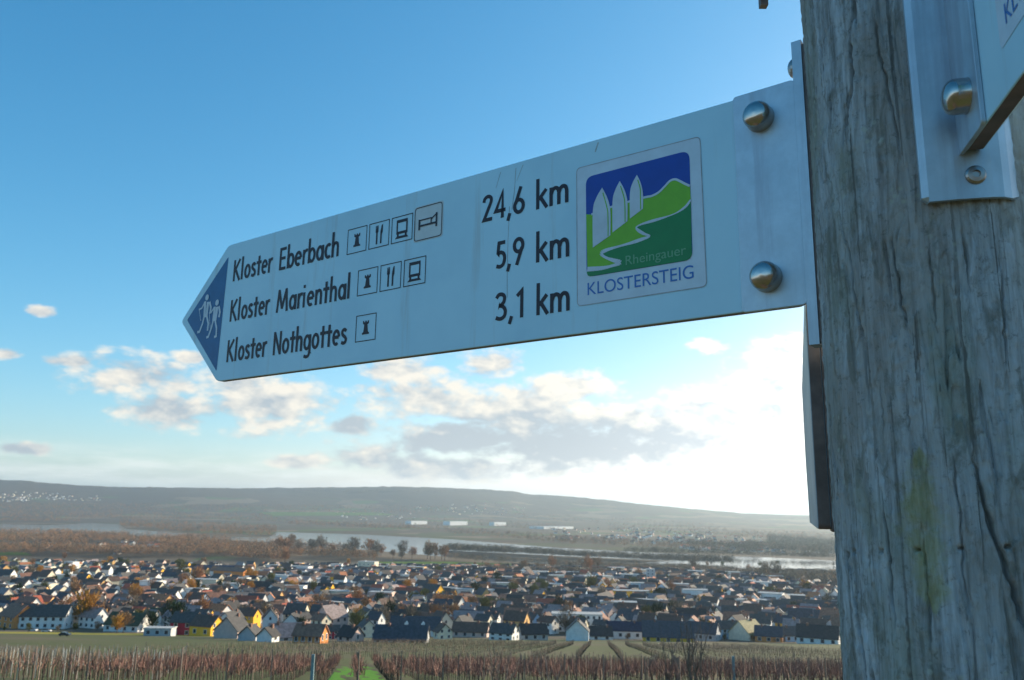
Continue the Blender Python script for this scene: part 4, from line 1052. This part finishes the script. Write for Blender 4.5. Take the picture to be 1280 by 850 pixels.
# the mass of the town behind the front row
def build_town():
    spots = []
    d = 462.0; row = 0
    while d < 1520:
        step_ = 15.0 + (d - 462) * 0.009
        a0 = math.atan2(ray(-30, 700)[0], ray(-30, 700)[1]); a1 = math.atan2(ray(1066, 700)[0], ray(1066, 700)[1])
        x = d * math.tan(a0) + random.uniform(0, 9)
        while x < d * math.tan(a1):
            W = random.choice((7.5, 8, 9, 9, 10, 11, 13)) * random.uniform(0.9, 1.1)
            xx = x + W / 2; yy = d + random.uniform(-5, 5) + 7 * math.sin(xx * 0.013 + row * 0.7)
            u, v = to_px(xx, yy, hgt1(xx, yy))
            limit = 694 + max(0, (u - 480)) * 0.040          # the river meadows begin beyond
            keep = random.random() < (0.90 if d < 830 else 0.80) and v > limit
            if v < 716 and u < 460 and random.random() < 0.55: keep = False
            if v < 748 and u < 330 and random.random() < 0.45: keep = False
            if keep and all(math.hypot(xx - hx, yy - hy) > 0.42 * (W + hw) + 1.0 for hx, hy, hw in HOUSES):
                spots.append((xx, yy, W, row, u, v))
                HOUSES.append((xx, yy, W * 0.9))
            x += W + random.uniform(1.5, 8.0)
        d += step_; row += 1
    spots.sort(key=lambda s: s[1])
    wl = ['white'] * 8 + ['cream'] * 5 + ['grey', 'pink', 'yellow', 'ochre', 'pale blue']
    rl = ['slate'] * 6 + ['black'] * 3 + ['blue slate'] * 3 + ['dark brown'] * 5 + ['brown tile'] * 5 + ['mauve tile'] * 3 + ['red tile', 'orange tile']
    NSING = 245
    lab = {}
    rest = {}
    singles = spots[:NSING]
    # rows for the labels: counted by how high the foot of the house stands in the picture
    info = []
    for (xx, yy, W, row, u, v) in singles:
        info.append((zone(u), row, u, xx, yy, W))
    order = {}
    for k, t in enumerate(info): order.setdefault((t[0], t[1]), []).append((t[2], k))
    rank = {}
    for key, lst in order.items():
        lst.sort()
        for j, (u, k) in enumerate(lst): rank[k] = (j, len(lst))
    rowsin = {}
    for t in info: rowsin.setdefault(t[0], set()).add(t[1])
    rowsin = {z: sorted(s) for z, s in rowsin.items()}
    for k, (z, row, u, xx, yy, W) in enumerate(info):
        wall, roof = random.choice(wl), random.choice(rl)
        big = random.random() < 0.12
        E = random.uniform(5.0, 7.0); D = W * random.uniform(0.65, 0.9)
        yaw = rad(random.gauss(-24, 10) if random.random() < 0.62 else random.gauss(62, 12) if random.random() < 0.6 else random.uniform(-80, 80))
        j, n = rank[k]; ri = rowsin[z].index(row)
        lb = f"{wall} house, {roof} roof, {ORD[ri]} row {z}" + ('' if n == 1 else f", {ORD[j]} along")
        house(0, 0, 0, 0, 0, yaw, wall, roof, lb, (2 if W < 11 else 3, 2) if yy < 600 else (0, 0), (1, 2) if yy < 640 else (0, 0), random.uniform(38, 50), random.random() < 0.8, detail=1, group='houses of the town',
              loc=(xx, yy, hgt1(xx, yy)), dims=(W * (1.35 if big else 1), D, E))
    # houses past those: too small to pick apart
    walls = {}; roofs = {}
    for (xx, yy, W, row, u, v) in spots[NSING:]:
        wall, roof = random.choice(wl), random.choice(rl)
        E = random.uniform(4.4, 6.8); D = W * random.uniform(0.65, 0.9)
        if random.random() < 0.07: W *= 2.2
        yaw = rad(random.gauss(-24, 10) if random.random() < 0.6 else random.gauss(62, 12) if random.random() < 0.6 else random.uniform(-80, 80))
        blk = random.random() < 0.045
        if blk: W, D, E, roof, yaw = random.uniform(15, 27), random.uniform(10, 14), random.uniform(6, 10), 'pale gravel', rad(random.gauss(-8, 8))
        wme, rme, rise = house_shape(W, D, E, rad(random.uniform(36, 48) if not blk else 5))
        M = Matrix.Translation((xx, yy, hgt1(xx, yy))) @ Matrix.Rotation(yaw, 4, 'Z')
        for me, dic, key in ((wme, walls, wall), (rme, roofs, roof)):
            mb = dic.setdefault(key, MB())
            mb.add([M @ v.co for v in me.vertices], [tuple(p.vertices) for p in me.polygons])
            bpy.data.meshes.remove(me)
    root = empty('far_town', (0, 900, hgt1(0, 900)))
    tag(root, 'far quarters of the town, small gabled houses crowded towards the river', 'town', kind='stuff')
    inv = Matrix.Translation(root.location).inverted()
    for dic, fn, nm in ((walls, wallm, 'wall'), (roofs, roofm, 'roof')):
        for key, mb in dic.items():
            me = mb.mesh(nm); me.transform(inv)
            tag(link_mesh(nm, me, fn(key), root), kind='stuff')
build_town()

# villages and works across the river
def scatter_boxes(name, label, areas, n, cols, hmin=4, hmax=8):
    byc = {}
    for _ in range(n):
        x0, x1, y0, y1 = random.choice(areas)
        px, py = random.uniform(x0, x1), random.uniform(y0, y1)
        x, y, z = ground_px(px, py)
        w = random.uniform(8, 16); dd = random.uniform(8, 12); e = random.uniform(hmin, hmax)
        wme, rme, rise = house_shape(w, dd, e, rad(40))
        M = Matrix.Translation((x, y, z)) @ Matrix.Rotation(random.uniform(-1.2, 1.2), 4, 'Z')
        for me, kind, key in ((wme, 'wall', random.choice(cols)), (rme, 'roof', random.choice(('slate', 'brown tile', 'dark brown', 'red tile')))):
            mb = byc.setdefault((kind, key), MB()); mb.add([M @ v.co for v in me.vertices], [tuple(p.vertices) for p in me.polygons]); bpy.data.meshes.remove(me)
    root = empty(name, tuple(ground_px((areas[0][0] + areas[0][1]) / 2, areas[0][3])))
    tag(root, label, 'village', kind='stuff')
    inv = Matrix.Translation(root.location).inverted()
    for (kind, key), mb in byc.items():
        me = mb.mesh(kind); me.transform(inv)
        tag(link_mesh(kind, me, (wallm if kind == 'wall' else roofm)(key), root), kind='stuff')
scatter_boxes('hillside_village', 'pale village scattered on the far hillside at the left edge', [(0, 75, 614, 624), (60, 130, 620, 626), (0, 40, 620, 627)], 110, ['white', 'cream', 'grey'])
scatter_boxes('riverside_village', 'small village on the far river bank below the sticker', [(690, 800, 660, 676), (790, 900, 664, 680), (850, 960, 672, 690), (900, 1040, 684, 692)], 230, ['white', 'cream', 'white', 'grey', 'pink'])
scatter_boxes('slope_village', 'faint village on the far slope below the kilometre figures', [(520, 620, 630, 640), (560, 660, 634, 644), (420, 520, 640, 650)], 90, ['white', 'grey', 'cream'])
scatter_boxes('hamlet', 'hamlet among brown trees this side of the river, left', [(150, 225, 676, 690), (110, 180, 682, 694)], 34, ['white', 'cream', 'white', 'pink'])
for px, py, w, h, lab in ((520, 655.5, 21, 4, 'white shed across the river, leftmost of four'), (569, 656.5, 24, 4.5, 'white shed across the river, second of four from left'),
                          (622, 657, 17, 4, 'white shed across the river, third of four from left'), (690, 661, 46, 2.6, 'longest white shed across the river, rightmost of four')):
    house(px, py, w * 1.25, h, 0.4, rad(48), 'white', 'pale gravel', lab, chim=False, cat='shed', name='shed', flat=True, group='sheds across the river')
# parked cars by the long white house
def car(px, py, col, label):
    x, y, z = ground_px(px, py); root = empty('parked_car', (x, y, z), rad(random.uniform(-8, 8)))
    tag(root, label, 'car', 'cars parked along the field track')
    b = MB(); P = [(-2.1, 0.35), (2.1, 0.35), (2.15, 0.75), (1.9, 0.95), (-2.05, 1.0), (-2.15, 0.7)]
    def ext(P, w):
        n = len(P); b_ = MB(); b_.add([(a, -w, c) for a, c in P] + [(a, w, c) for a, c in P], [tuple(range(n)), tuple(range(2 * n - 1, n - 1, -1))] + [(i, n + i, n + (i + 1) % n, (i + 1) % n) for i in range(n)]); return b_
    link_mesh('body', ext(P, 0.88).mesh('body'), plain('car_paint_' + col[0], col[1], 0.25, 0.1, 0.03), root)
    cb = link_mesh('cabin', ext([(-1.7, 0.99), (1.0, 0.97), (0.45, 1.46), (-1.25, 1.48)], 0.78).mesh('cabin'), M_GLASS, root)
    for sx in (-1.3, 1.35):
        for sy in (-0.86, 0.86):
            w = MB(); w.tube((sx, sy - 0.1, 0.33), (sx, sy + 0.1, 0.33), 0.33, 0.33, 12); link_mesh('wheel', w.mesh('wheel'), M_INK, root)
car(41, 789, ('white', (0.75, 0.75, 0.75)), 'white car parked before the long white house, left one')
car(58, 790, ('white', (0.75, 0.75, 0.75)), 'white car parked before the long white house, right one')
car(81, 795, ('dark', (0.05, 0.06, 0.07)), 'dark car on the field track below the golden tree')

# ------------------------------------------------------------------ trees
def bare_tree_mesh(h, seed, twigs=240, spread=0.36):
    """(trunk mesh, crown mesh): limbs and a haze of fine upward twigs"""
    r = random.Random(seed); t = MB(); c = MB()
    t.tube((0, 0, -0.5), (0, 0, h * 0.38), h * 0.022, h * 0.014, 5)
    tips = []
    for k in range(7):
        a = r.uniform(0, 6.28); z0 = h * r.uniform(0.22, 0.4); L = h * r.uniform(0.28, 0.46)
        e = Vector((math.cos(a) * L * r.uniform(0.35, 0.8), math.sin(a) * L * r.uniform(0.35, 0.8), z0 + L))
        t.tube((0, 0, z0), e, h * 0.010, h * 0.004, 4); tips.append(e)
    tips.append(Vector((0, 0, h * 0.7)))
    clumps = []
    for k in range(17):
        a = r.uniform(0, 6.28); q = math.sqrt(r.random()) * spread * 0.78; zc = r.uniform(0.30, 0.84)
        q *= 1.0 - max(0, zc - 0.6) * 1.3
        clumps.append((Vector((math.cos(a) * q, math.sin(a) * q, zc)) * h, r.uniform(0.12, 0.22) * h))
    for k in range(twigs):
        cc, cr = r.choice(clumps)
        while True:
            p = Vector((r.uniform(-1, 1), r.uniform(-1, 1), r.uniform(-1, 1)))
            if p.length < 1: break
        e = cc + Vector((p.x * cr * 1.15, p.y * cr * 1.15, p.z * cr))
        m = e - (e - Vector((0, 0, h * 0.25))).normalized() * cr * r.uniform(0.3, 0.8)
        w = h * r.uniform(0.006, 0.015)
        sd = Vector((r.uniform(-1, 1), r.uniform(-1, 1), r.uniform(-0.3, 0.3))).normalized() * w
        L = (e - m).length * r.uniform(0.35, 0.8)
        c.add([m + sd, e, e + L * Vector((r.uniform(-.5, .5), r.uniform(-.5, .5), r.uniform(-0.1, 0.5))), m - sd * 0.6], [(0, 1, 3), (1, 2, 3)])
    return t.mesh('trunk'), c.mesh('crown')
M_BARK = plain('bark', (0.07, 0.052, 0.038), 0.9, 0, 0.3, 3)
TW = {'brown': (0.29, 0.175, 0.095), 'rust': (0.36, 0.185, 0.09), 'golden': (0.50, 0.26, 0.05), 'dark': (0.085, 0.078, 0.055), 'olive': (0.13, 0.135, 0.045), 'grey': (0.22, 0.18, 0.135), 'evergreen': (0.022, 0.045, 0.018)}
def twm(n): return plain('twigs_' + n, TW[n], 0.9, 0, 0.35, 0.35, 0.15)
TREE_BASE = {}
for nm in TW:
    for q in range(3):
        TREE_BASE[(nm, q)] = bare_tree_mesh(1.0, hash_ := (q * 17 + len(nm)), 900 if nm in ('golden', 'evergreen', 'olive') else 640, 0.36 if nm != 'golden' else 0.40)
        TREE_BASE[(nm, q)][0].materials.append(M_BARK); TREE_BASE[(nm, q)][1].materials.append(twm(nm))
TREES = []
def tree(px, py, hpx, col, label, name='tree', group='trees in the valley'):
    x, y, z = ground_px(px, py); h = hpx * math.hypot(x, y) / F_PX
    root = empty(name, (x, y, z), random.uniform(0, 6.28)); root.scale = (h, h, h)
    t, c = TREE_BASE[(col, random.randrange(3))]
    link_mesh('trunk', t, None, root); link_mesh('crown', c, None, root)
    tag(root, label, 'tree', group)
tree(104, 784, 42, 'golden', 'golden-leaved tree lit by the sun beside the white gabled house')
tree(126, 782, 28, 'brown', 'brown bare tree right of the golden tree')
tree(172, 788, 26, 'olive', 'olive bush-like tree behind the grey garage')
for px, py, h, c, l in ((60, 762, 18, 'rust', 'rust-brown tree under the long yellow-lit hall'), (92, 752, 20, 'brown', 'brown tree at the right end of the dark roofs'), (18, 712, 12, 'olive', 'olive tree at the green field by the left edge'),
                        (80, 700, 9, 'rust', 'rust-orange tree standing in the brown woods left'), (118, 715, 12, 'dark', 'dark tree left of the long orange building'),
                        (225, 722, 22, 'olive', 'tall olive tree left of the long orange building'), (247, 730, 22, 'rust', 'rust tree just left of the long orange building'), (238, 742, 18, 'golden', 'ochre tree below the long orange building'),
                        (356, 704, 20, 'rust', 'rust-coloured tree at the river bank below the word Nothgottes'), (362, 690, 22, 'brown', 'slender brown tree before the lake-like river'), (440, 694, 26, 'grey', 'grey bare tree at the river, leftmost of the bank row'),
                        (470, 696, 20, 'grey', 'grey bare tree at the river, second of the bank row'), (503, 697, 22, 'grey', 'grey bare tree at the river, third of the bank row'), (538, 700, 26, 'brown', 'wide brown tree at the river right of the bank row'),
                        (552, 700, 20, 'brown', 'brown tree touching the wide brown tree'), (655, 716, 18, 'brown', 'brown tree before the river beside the white flat hall'), (690, 712, 18, 'rust', 'round rust tree at the narrow river arm'),
                        (735, 716, 22, 'rust', 'broad rust tree above the cream long block'), (747, 712, 18, 'brown', 'brown tree behind the broad rust tree'), (740, 742, 24, 'olive', 'large olive-brown tree in the town below the sticker'),
                        (674, 740, 20, 'olive', 'olive tree in the town beside the red roof'), (868, 716, 22, 'grey', 'tall thin poplar-like tree at the river below the sticker edge'), (958, 724, 24, 'grey', 'grey poplar before the bright river, left of a pair'),
                        (970, 725, 23, 'grey', 'grey poplar before the bright river, right of a pair'), (936, 764, 20, 'rust', 'rust-red tree in the town near the straw-yellow roof'), (610, 742, 16, 'rust', 'rust tree among roofs below the kilometre figures'),
                        (543, 763, 14, 'evergreen', 'dark green conifer in mid town'), (340, 742, 16, 'evergreen', 'dark green conifer behind the pale roofs'), (1036, 772, 18, 'rust', 'rust tree close beside the post'), (845, 735, 16, 'rust', 'rust-brown tree left of the river poplars')):
    tree(px, py, h, c, l)
for q in range(16):          # bare trees along the near bank of the lake-like river
    bx = 346 + q * 14.2 + random.uniform(-4, 4)
    tree(bx, 690 + (bx - 340) * 0.045 + random.uniform(-2, 2), random.uniform(11, 24), random.choice(('grey', 'brown', 'rust')), f"bare tree of the near river bank under Nothgottes and pictograms, {ORD[q]} from left", 'bank_tree', 'bare trees on the near river bank')
# gardens between the houses: single trees without leaves
garden = []
for k in range(225):
    for _ in range(40):
        px = random.uniform(0, 1050); py = 797 - 92 * random.random() ** 0.85
        if px < 420 and random.random() < 0.35: py = random.uniform(704, 745)
        x, y, z = ground_px(px, py)
        if all(math.hypot(x - hx, y - hy) > 0.36 * hw + 0.6 for hx, hy, hw in HOUSES): break
    else: continue
    d = math.hypot(x, y)
    garden.append((px, py, random.uniform(9, 17) * F_PX / d, random.choice(('brown', 'brown', 'grey', 'rust', 'olive', 'golden', 'evergreen') if px < 600 else ('brown', 'grey', 'dark', 'rust', 'olive', 'evergreen')), zone(px)))
for k in range(34):          # bushes and small trees in the front gardens
    px = 4 + k * 31.0 + random.uniform(-9, 9); py = 787 + px * 0.0145 + random.uniform(-1, 3)
    garden.append((px, py, random.uniform(5, 12), random.choice(('olive', 'brown', 'evergreen', 'grey', 'rust')), 'at the field edge'))
garden.sort()
kinds = {}
for t_ in garden: kinds.setdefault((t_[3], t_[4]), []).append(t_)
for (col, zn), lst in kinds.items():
    for q, (px, py, h, _, _) in enumerate(lst):
        wh = '' if len(lst) == 1 else f", {ORD[q]} from left"
        tree(px, py, h, col, f"{col} garden tree {'between roofs ' if zn != 'at the field edge' else ''}{zn}{wh}", 'garden_tree', 'garden trees')

# woods along the river and on the far plain: one mass
def wood(name, label, areas, dens_per_px, cols, hrange, seed):
    """areas: quads of picture points on the ground ((x0,y0),(x1,y1), thickness)"""
    r = random.Random(seed); rng = np.random.default_rng(seed)
    acc = {}
    base = {}
    for c in cols:
        for q in range(3):
            t, cr = TREE_BASE[(c, q)]
            co = np.zeros(len(cr.vertices) * 3); cr.vertices.foreach_get('co', co); co = co.reshape(-1, 3)
            fc = np.array([p.vertices[:] for p in cr.polygons])
            keep = rng.permutation(len(fc) // 2)[:40]; keep = np.concatenate([keep * 2, keep * 2 + 1])
            base[(c, q)] = (co, fc[keep])
    first = None
    for (xa, ya, xb, yb, th) in areas:
        n = int(abs(xb - xa) * dens_per_px * max(th, 1.0))
        for _ in range(n):
            t = r.random(); px = xa + (xb - xa) * t; py = ya + (yb - ya) * t + r.uniform(-th, th) * 0.5
            x, y, z = ground_px(px, py)
            if first is None: first = (x, y, z)
            c = r.choice(cols); co, fc = base[(c, r.randrange(3))]
            h = r.uniform(*hrange); a = r.uniform(0, 6.28)
            R = np.array([[math.cos(a), -math.sin(a), 0], [math.sin(a), math.cos(a), 0], [0, 0, 1]])
            fat = np.array([1.35, 1.35, 1.0])
            used, invx = np.unique(fc, return_inverse=True)
            V = (co[used] * h * fat) @ R.T + np.array([x, y, z])
            lst = acc.setdefault(c, [[], [], 0]); lst[0].append(V); lst[1].append(invx.reshape(fc.shape) + lst[2]); lst[2] += len(V)
    root = empty(name, first); tag(root, label, 'wood', kind='stuff')
    for c, (vs, fs, _) in acc.items():
        V = np.concatenate(vs) - np.array(first); me = npmesh('crown', V, np.concatenate(fs))
        tag(link_mesh('crown', me, twm(c), root), kind='stuff')
wood('riverside_wood', 'rust-brown winter woods on both river banks at the left', [(-20, 634, 560, 638, 9), (-20, 643, 340, 648, 9), (-20, 667, 60, 668, 3), (-20, 651, 100, 652, 3), (110, 671, 160, 672, 3), (340, 682, 440, 689, 3), (150, 654, 345, 664, 9), (150, 658, 240, 666, 3), (230, 665, 340, 671, 3), (62, 668, 108, 669, 3), (225, 674, 290, 677, 3), (-20, 674, 110, 678, 11), (60, 671, 240, 681, 9), (200, 680, 350, 690, 12), (-20, 690, 240, 694, 8), (230, 690, 360, 700, 9), (335, 694, 470, 700, 4), (360, 654, 520, 662, 5)],
     0.62, ['brown', 'rust', 'brown', 'rust', 'grey', 'dark'], (15, 26), 3)
wood('island_wood', 'dark line of trees on the long river island', [(556, 690, 700, 696, 3.5), (700, 697, 915, 706, 3.0), (560, 688, 640, 691, 2), (780, 692, 1045, 700, 1.2)], 1.3, ['dark', 'dark', 'grey'], (16, 24), 4)
wood('bank_wood', 'grey-brown trees on the near river bank, right of the sign middle', [(560, 700, 700, 709, 3), (690, 708, 860, 716, 4), (850, 716, 1055, 728, 6), (600, 716, 760, 722, 3), (980, 728, 1060, 734, 5)], 0.55, ['grey', 'brown', 'grey', 'dark'], (11, 19), 5)
wood('far_wood', 'hazy woods on the plain beyond the river', [(340, 650, 560, 662, 7), (480, 648, 700, 660, 8), (560, 664, 720, 678, 8), (640, 645, 900, 660, 8), (700, 676, 900, 687, 8), (760, 660, 1045, 674, 10), (880, 680, 1045, 692, 6)], 0.42, ['brown', 'grey', 'dark', 'rust'], (14, 22), 6)
wood('slope_wood', 'dark wooded slope beyond the river close beside the post', [(930, 684, 1050, 692, 7), (960, 676, 1050, 684, 9), (860, 682, 950, 690, 5)], 0.9, ['dark', 'dark', 'grey'], (16, 26), 9)
wood('crest_wood', 'beech wood along the crest of the far hills', [(-20, 601, 110, 609.2, 1.6), (100, 610.5, 640, 616, 2.0), (640, 616, 800, 632, 2.0)], 0.75, ['dark', 'dark', 'grey'], (16, 26), 8)

# ------------------------------------------------------------------ vineyard
def vine_row(xs, ys, xe, ye, label, group, cane, cane_col, post_mat, density, post_gap=5.5, hgt=1.75):
    """one trellis row from (xs,ys) to (xe,ye): posts, vines with upright canes"""
    L = math.hypot(xe - xs, ye - ys); ux, uy = (xe - xs) / L, (ye - ys) / L
    z0 = hgt1(xs, ys); root = empty('vine_row', (xs, ys, z0))
    tag(root, label, 'vine row', group)
    n = max(2, int(L / post_gap))
    for k in range(n + 1):
        t = L * k / n; x, y = ux * t, uy * t
        link_mesh('post', POSTM[post_mat], None, root, (x, y, hgt1(xs + x, ys + y) - z0), random.uniform(0, 3))
    m = int(L * density)
    if m <= 0: return
    rng = np.random.default_rng(abs(hash(label)) % 100000 if False else len(label) * 31 + int(abs(xs) * 10))
    t = rng.uniform(0, L, m); off = rng.normal(0, 0.16, m)
    x = ux * t - uy * off; y = uy * t + ux * off
    z = height(xs + x, ys + y) - z0
    zb = rng.uniform(0.45, 0.95, m); ht = rng.uniform(0.4, 1.0, m) * cane
    lx = rng.normal(0, 0.16, m); ly = rng.normal(0, 0.16, m); w = rng.uniform(0.008, 0.020, m); a = rng.uniform(0, 3.14, m)
    wx, wy = np.cos(a) * w, np.sin(a) * w
    V = np.stack([np.stack([x - wx, y - wy, z + zb], -1), np.stack([x + wx, y + wy, z + zb], -1), np.stack([x + lx + wx * .6, y + ly + wy * .6, z + zb + ht], -1), np.stack([x + lx - wx * .6, y + ly - wy * .6, z + zb + ht], -1)], 1).reshape(-1, 3)
    Fc = np.arange(4 * m).reshape(-1, 4)
    # stocks and the tied cane along the wire
    ns = int(L / 1.2); mb = MB()
    for k in range(ns):
        q = (k + 0.5) * L / ns; xx, yy = ux * q, uy * q; zz = hgt1(xs + xx, ys + yy) - z0
        mb.tube((xx, yy, zz - 0.1), (xx + random.uniform(-.06, .06), yy + random.uniform(-.06, .06), zz + 0.8), 0.035, 0.022, 4)
    c = link_mesh('canes', npmesh('canes', V, Fc), cane_col, root); tag(c, kind='stuff')
    s = link_mesh('stocks', mb.mesh('stocks'), M_BARK, root); tag(s, kind='stuff')
POSTM = {}
for nm, colr, wd, tp in (('pale', (0.30, 0.32, 0.31), 0.022, 1.65), ('wood', (0.20, 0.15, 0.12), 0.028, 1.75), ('steel', (0.20, 0.30, 0.34), 0.05, 2.0)):
    b = MB(); b.box(-wd, wd, -wd * 0.7, wd * 0.7, -0.3, tp); POSTM[nm] = b.mesh('post'); POSTM[nm].materials.append(plain('vine_post_' + nm, colr, 0.5, 0.3 if nm != 'wood' else 0, 0.2, 4))
M_RED = plain('vine_canes_red', (0.21, 0.105, 0.082), 0.85, 0, 0.35, 1.5)
M_TAN = plain('vine_canes_tan', (0.24, 0.165, 0.11), 0.85, 0, 0.3, 1.5)
VA = math.atan2(ray(452, 640)[0], ray(452, 640)[1])     # the rows run downhill this way
vu = (math.sin(VA), math.cos(VA)); vp = (math.cos(VA), -math.sin(VA))
lane0 = ground_px(463, 846); l0 = lane0[0] * vp[0] + lane0[1] * vp[1]      # the middle of the grassed lane
rows_near = 0
for k in range(-26, 30):
    c = l0 + 1.05 + 2.1 * k
    side = 'right' if k >= 0 else 'left'
    s0, s1 = 44.0, 106.0
    if k < -12: s0, s1 = 60.0, 96.0
    # stay inside the view with some margin
    x0, y0 = vp[0] * c + vu[0] * s0, vp[1] * c + vu[1] * s0; x1, y1 = vp[0] * c + vu[0] * s1, vp[1] * c + vu[1] * s1
    idx = k if k >= 0 else -k - 1
    nmr = ORD[idx] if idx < len(ORD) else None
    lab = (f"reddish vine row, {nmr} to the {side} of the grass lane" if nmr else f"reddish vine row near the post, {ORD[29 - idx]} row from the right end")
    if k == -1: lab = 'reddish vine row bordering the grass lane on its left'
    if k == 0: lab = 'reddish vine row bordering the grass lane on its right'
    if k >= -9: vine_row(x0, y0, x1, y1, lab, 'near vine rows', 0.68, M_RED, 'wood', 15 if k >= -7 else 9)
# young plot at the left with pale posts and grass between
a2 = VA + rad(-9); u2 = (math.sin(a2), math.cos(a2)); p2 = (math.cos(a2), -math.sin(a2))
g0 = ground_px(205, 846); c0 = g0[0] * p2[0] + g0[1] * p2[1]
for k in range(16):
    c = c0 - 2.2 * k
    s0, s1 = 52, 128
    vine_row(p2[0] * c + u2[0] * s0, p2[1] * c + u2[1] * s0, p2[0] * c + u2[0] * s1, p2[1] * c + u2[1] * s1,
             f"thin young vine row with pale posts, {ORD[k]} from the reddish block", 'young vine rows at the left', 0.7, M_TAN, 'pale', 3.0, 5.0)
# lower plot beyond the lane end, seen as faint stripes
a3 = VA + rad(16); u3 = (math.sin(a3), math.cos(a3)); p3 = (math.cos(a3), -math.sin(a3))
g1 = ground_px(300, 812); c1 = g1[0] * p3[0] + g1[1] * p3[1]
for k in range(20):
    c = c1 + 6.5 * k; s0 = 125; s1 = 330
    vine_row(p3[0] * c + u3[0] * s0, p3[1] * c + u3[1] * s0, p3[0] * c + u3[0] * s1, p3[1] * c + u3[1] * s1,
             f"faint brown vine row on the lower slope, {ORD[k]} from the grass lane", 'vine rows on the lower slope', 0.8, M_TAN, 'wood', 6.0, 10)
# grass on the lane and the verge below the vines
def grass_strip(name, pts, mat, z=0.02):
    V = []
    n = len(pts)
    L, R_ = pts
    m = 26; vs = []; fs = []
    for i in range(m):
        t = i / (m - 1)
        for (ax, ay), (bx, by) in ((L[0], L[1]), (R_[0], R_[1])):
            x, y = ax + (bx - ax) * t, ay + (by - ay) * t; vs.append((x, y, hgt1(x, y) + z))
        if i: fs.append((2 * i - 2, 2 * i - 1, 2 * i + 1, 2 * i))
    o = link_mesh(name, pmesh(name, vs, fs), mat); tag(o, kind='structure')
def grass_mat(name, a, c_):
    m, b, bs = material(name, 0.95, 0, 0.15); g = b.node('ShaderNodeNewGeometry')
    n = b.noise(g.outputs['Position'], 1.8, 6, 0.7); n2 = b.noise(g.outputs['Position'], 14.0, 4, 0.7)
    b.put(bs.inputs['Base Color'], b.mix(b.m('ADD', b.m('MULTIPLY', b.step(n, 0.35, 0.65), 0.6), b.m('MULTIPLY', n2, 0.4)), (*a, 1), (*c_, 1)))
    return m
M_GR = grass_mat('lane_grass', (0.06, 0.19, 0.014), (0.13, 0.31, 0.03)); M_VG = grass_mat('verge_grass_sunlit', (0.22, 0.20, 0.025), (0.34, 0.28, 0.055))  # verge colours have the yellow sunlight painted into the grass
def lane(off0, off1, s0, s1, name, mat):
    f = lambda o, s: (vp[0] * o + vu[0] * s, vp[1] * o + vu[1] * s)
    grass_strip(name, [(f(off0, s0), f(off0, s1)), (f(off1, s0), f(off1, s1))], mat)
lane(l0 - 0.85, l0 + 0.85, 18, 100, 'grass_lane', M_GR)
lane(l0 - 2.95, l0 - 1.3, 18, 100, 'grass_lane', M_GR)
grass_strip('grass_verge', [((-260, 372), (-95, 372)), ((-285, 424), (-80, 424))], M_VG)

# bare shrubs and stakes rising at the lower edge
def bare_shrub(px, base_px_y, top_px_y, width_px, n, seed, mat, label):
    r = random.Random(seed); x, y, z = ground_px(px, base_px_y); k = math.hypot(x, y) / F_PX
    H = (base_px_y - top_px_y) * k; Wd = width_px * k
    root = empty('bare_shrub', (x, y, z)); tag(root, label, 'shrub', 'bare shrubs at the vineyard')
    for q in range(n):
        mb = MB(); a = r.uniform(-1, 1); hh = H * r.uniform(0.55, 1.0); p = Vector((r.uniform(-.15, .15), r.uniform(-.15, .15), -0.2)); d = Vector((a * Wd / 2 / H, r.uniform(-.25, .25), 1)).normalized()
        L = hh / 6; rr = 0.045
        for sgm in range(6):
            d = (d + Vector((r.uniform(-.18, .18), r.uniform(-.18, .18), 0.06))).normalized(); e = p + d * L
            mb.tube(p, e, rr, rr * 0.85, 5); rr *= 0.85
            for b_ in range(r.randrange(1, 4)):
                dd = (d + Vector((r.uniform(-.9, .9), r.uniform(-.9, .9), r.uniform(0, .5)))).normalized(); e2 = e + dd * L * r.uniform(0.5, 1.3)
                mb.tube(e, e2, rr * 0.6, rr * 0.3, 4)
                d3 = (dd + Vector((r.uniform(-.6, .6), r.uniform(-.6, .6), r.uniform(0, .4)))).normalized(); mb.tube(e2, e2 + d3 * L * 0.5, rr * 0.35, rr * 0.2, 3)
            p = e
        link_mesh('stem', mb.mesh('stem'), mat, root)
M_TWIG = plain('shrub_twigs', (0.16, 0.125, 0.10), 0.9, 0, 0.3, 4); M_TWL = plain('shrub_twigs_pale', (0.34, 0.24, 0.18), 0.9, 0, 0.3, 4)
bare_shrub(868, 868, 778, 70, 9, 1, M_TWIG, 'tall bare shrub with dark twigs in front of the pale blue house')
bare_shrub(836, 862, 792, 36, 5, 2, M_TWIG, 'smaller bare shrub left of the tall dark-twigged one')
bare_shrub(622, 866, 806, 46, 7, 3, M_TWL, 'pale-twigged shrub in the vines below the kilometre figures')
bare_shrub(688, 862, 815, 30, 4, 4, M_TWL, 'small pale-twigged shrub right of the larger pale one')
for px, top, lab in ((918, 826, 'blue-grey steel stake right of the tall bare shrub'), (389, 824, 'blue-grey steel stake left of the grass lane')):
    x, y, z = ground_px(px, 862); o = link_mesh('vineyard_stake', POSTM['steel'], None, None, (x, y, z)); o.scale = (1.4, 1.4, (862 - top) * math.hypot(x, y) / F_PX / 2.0)
    tag(o, lab, 'stake')
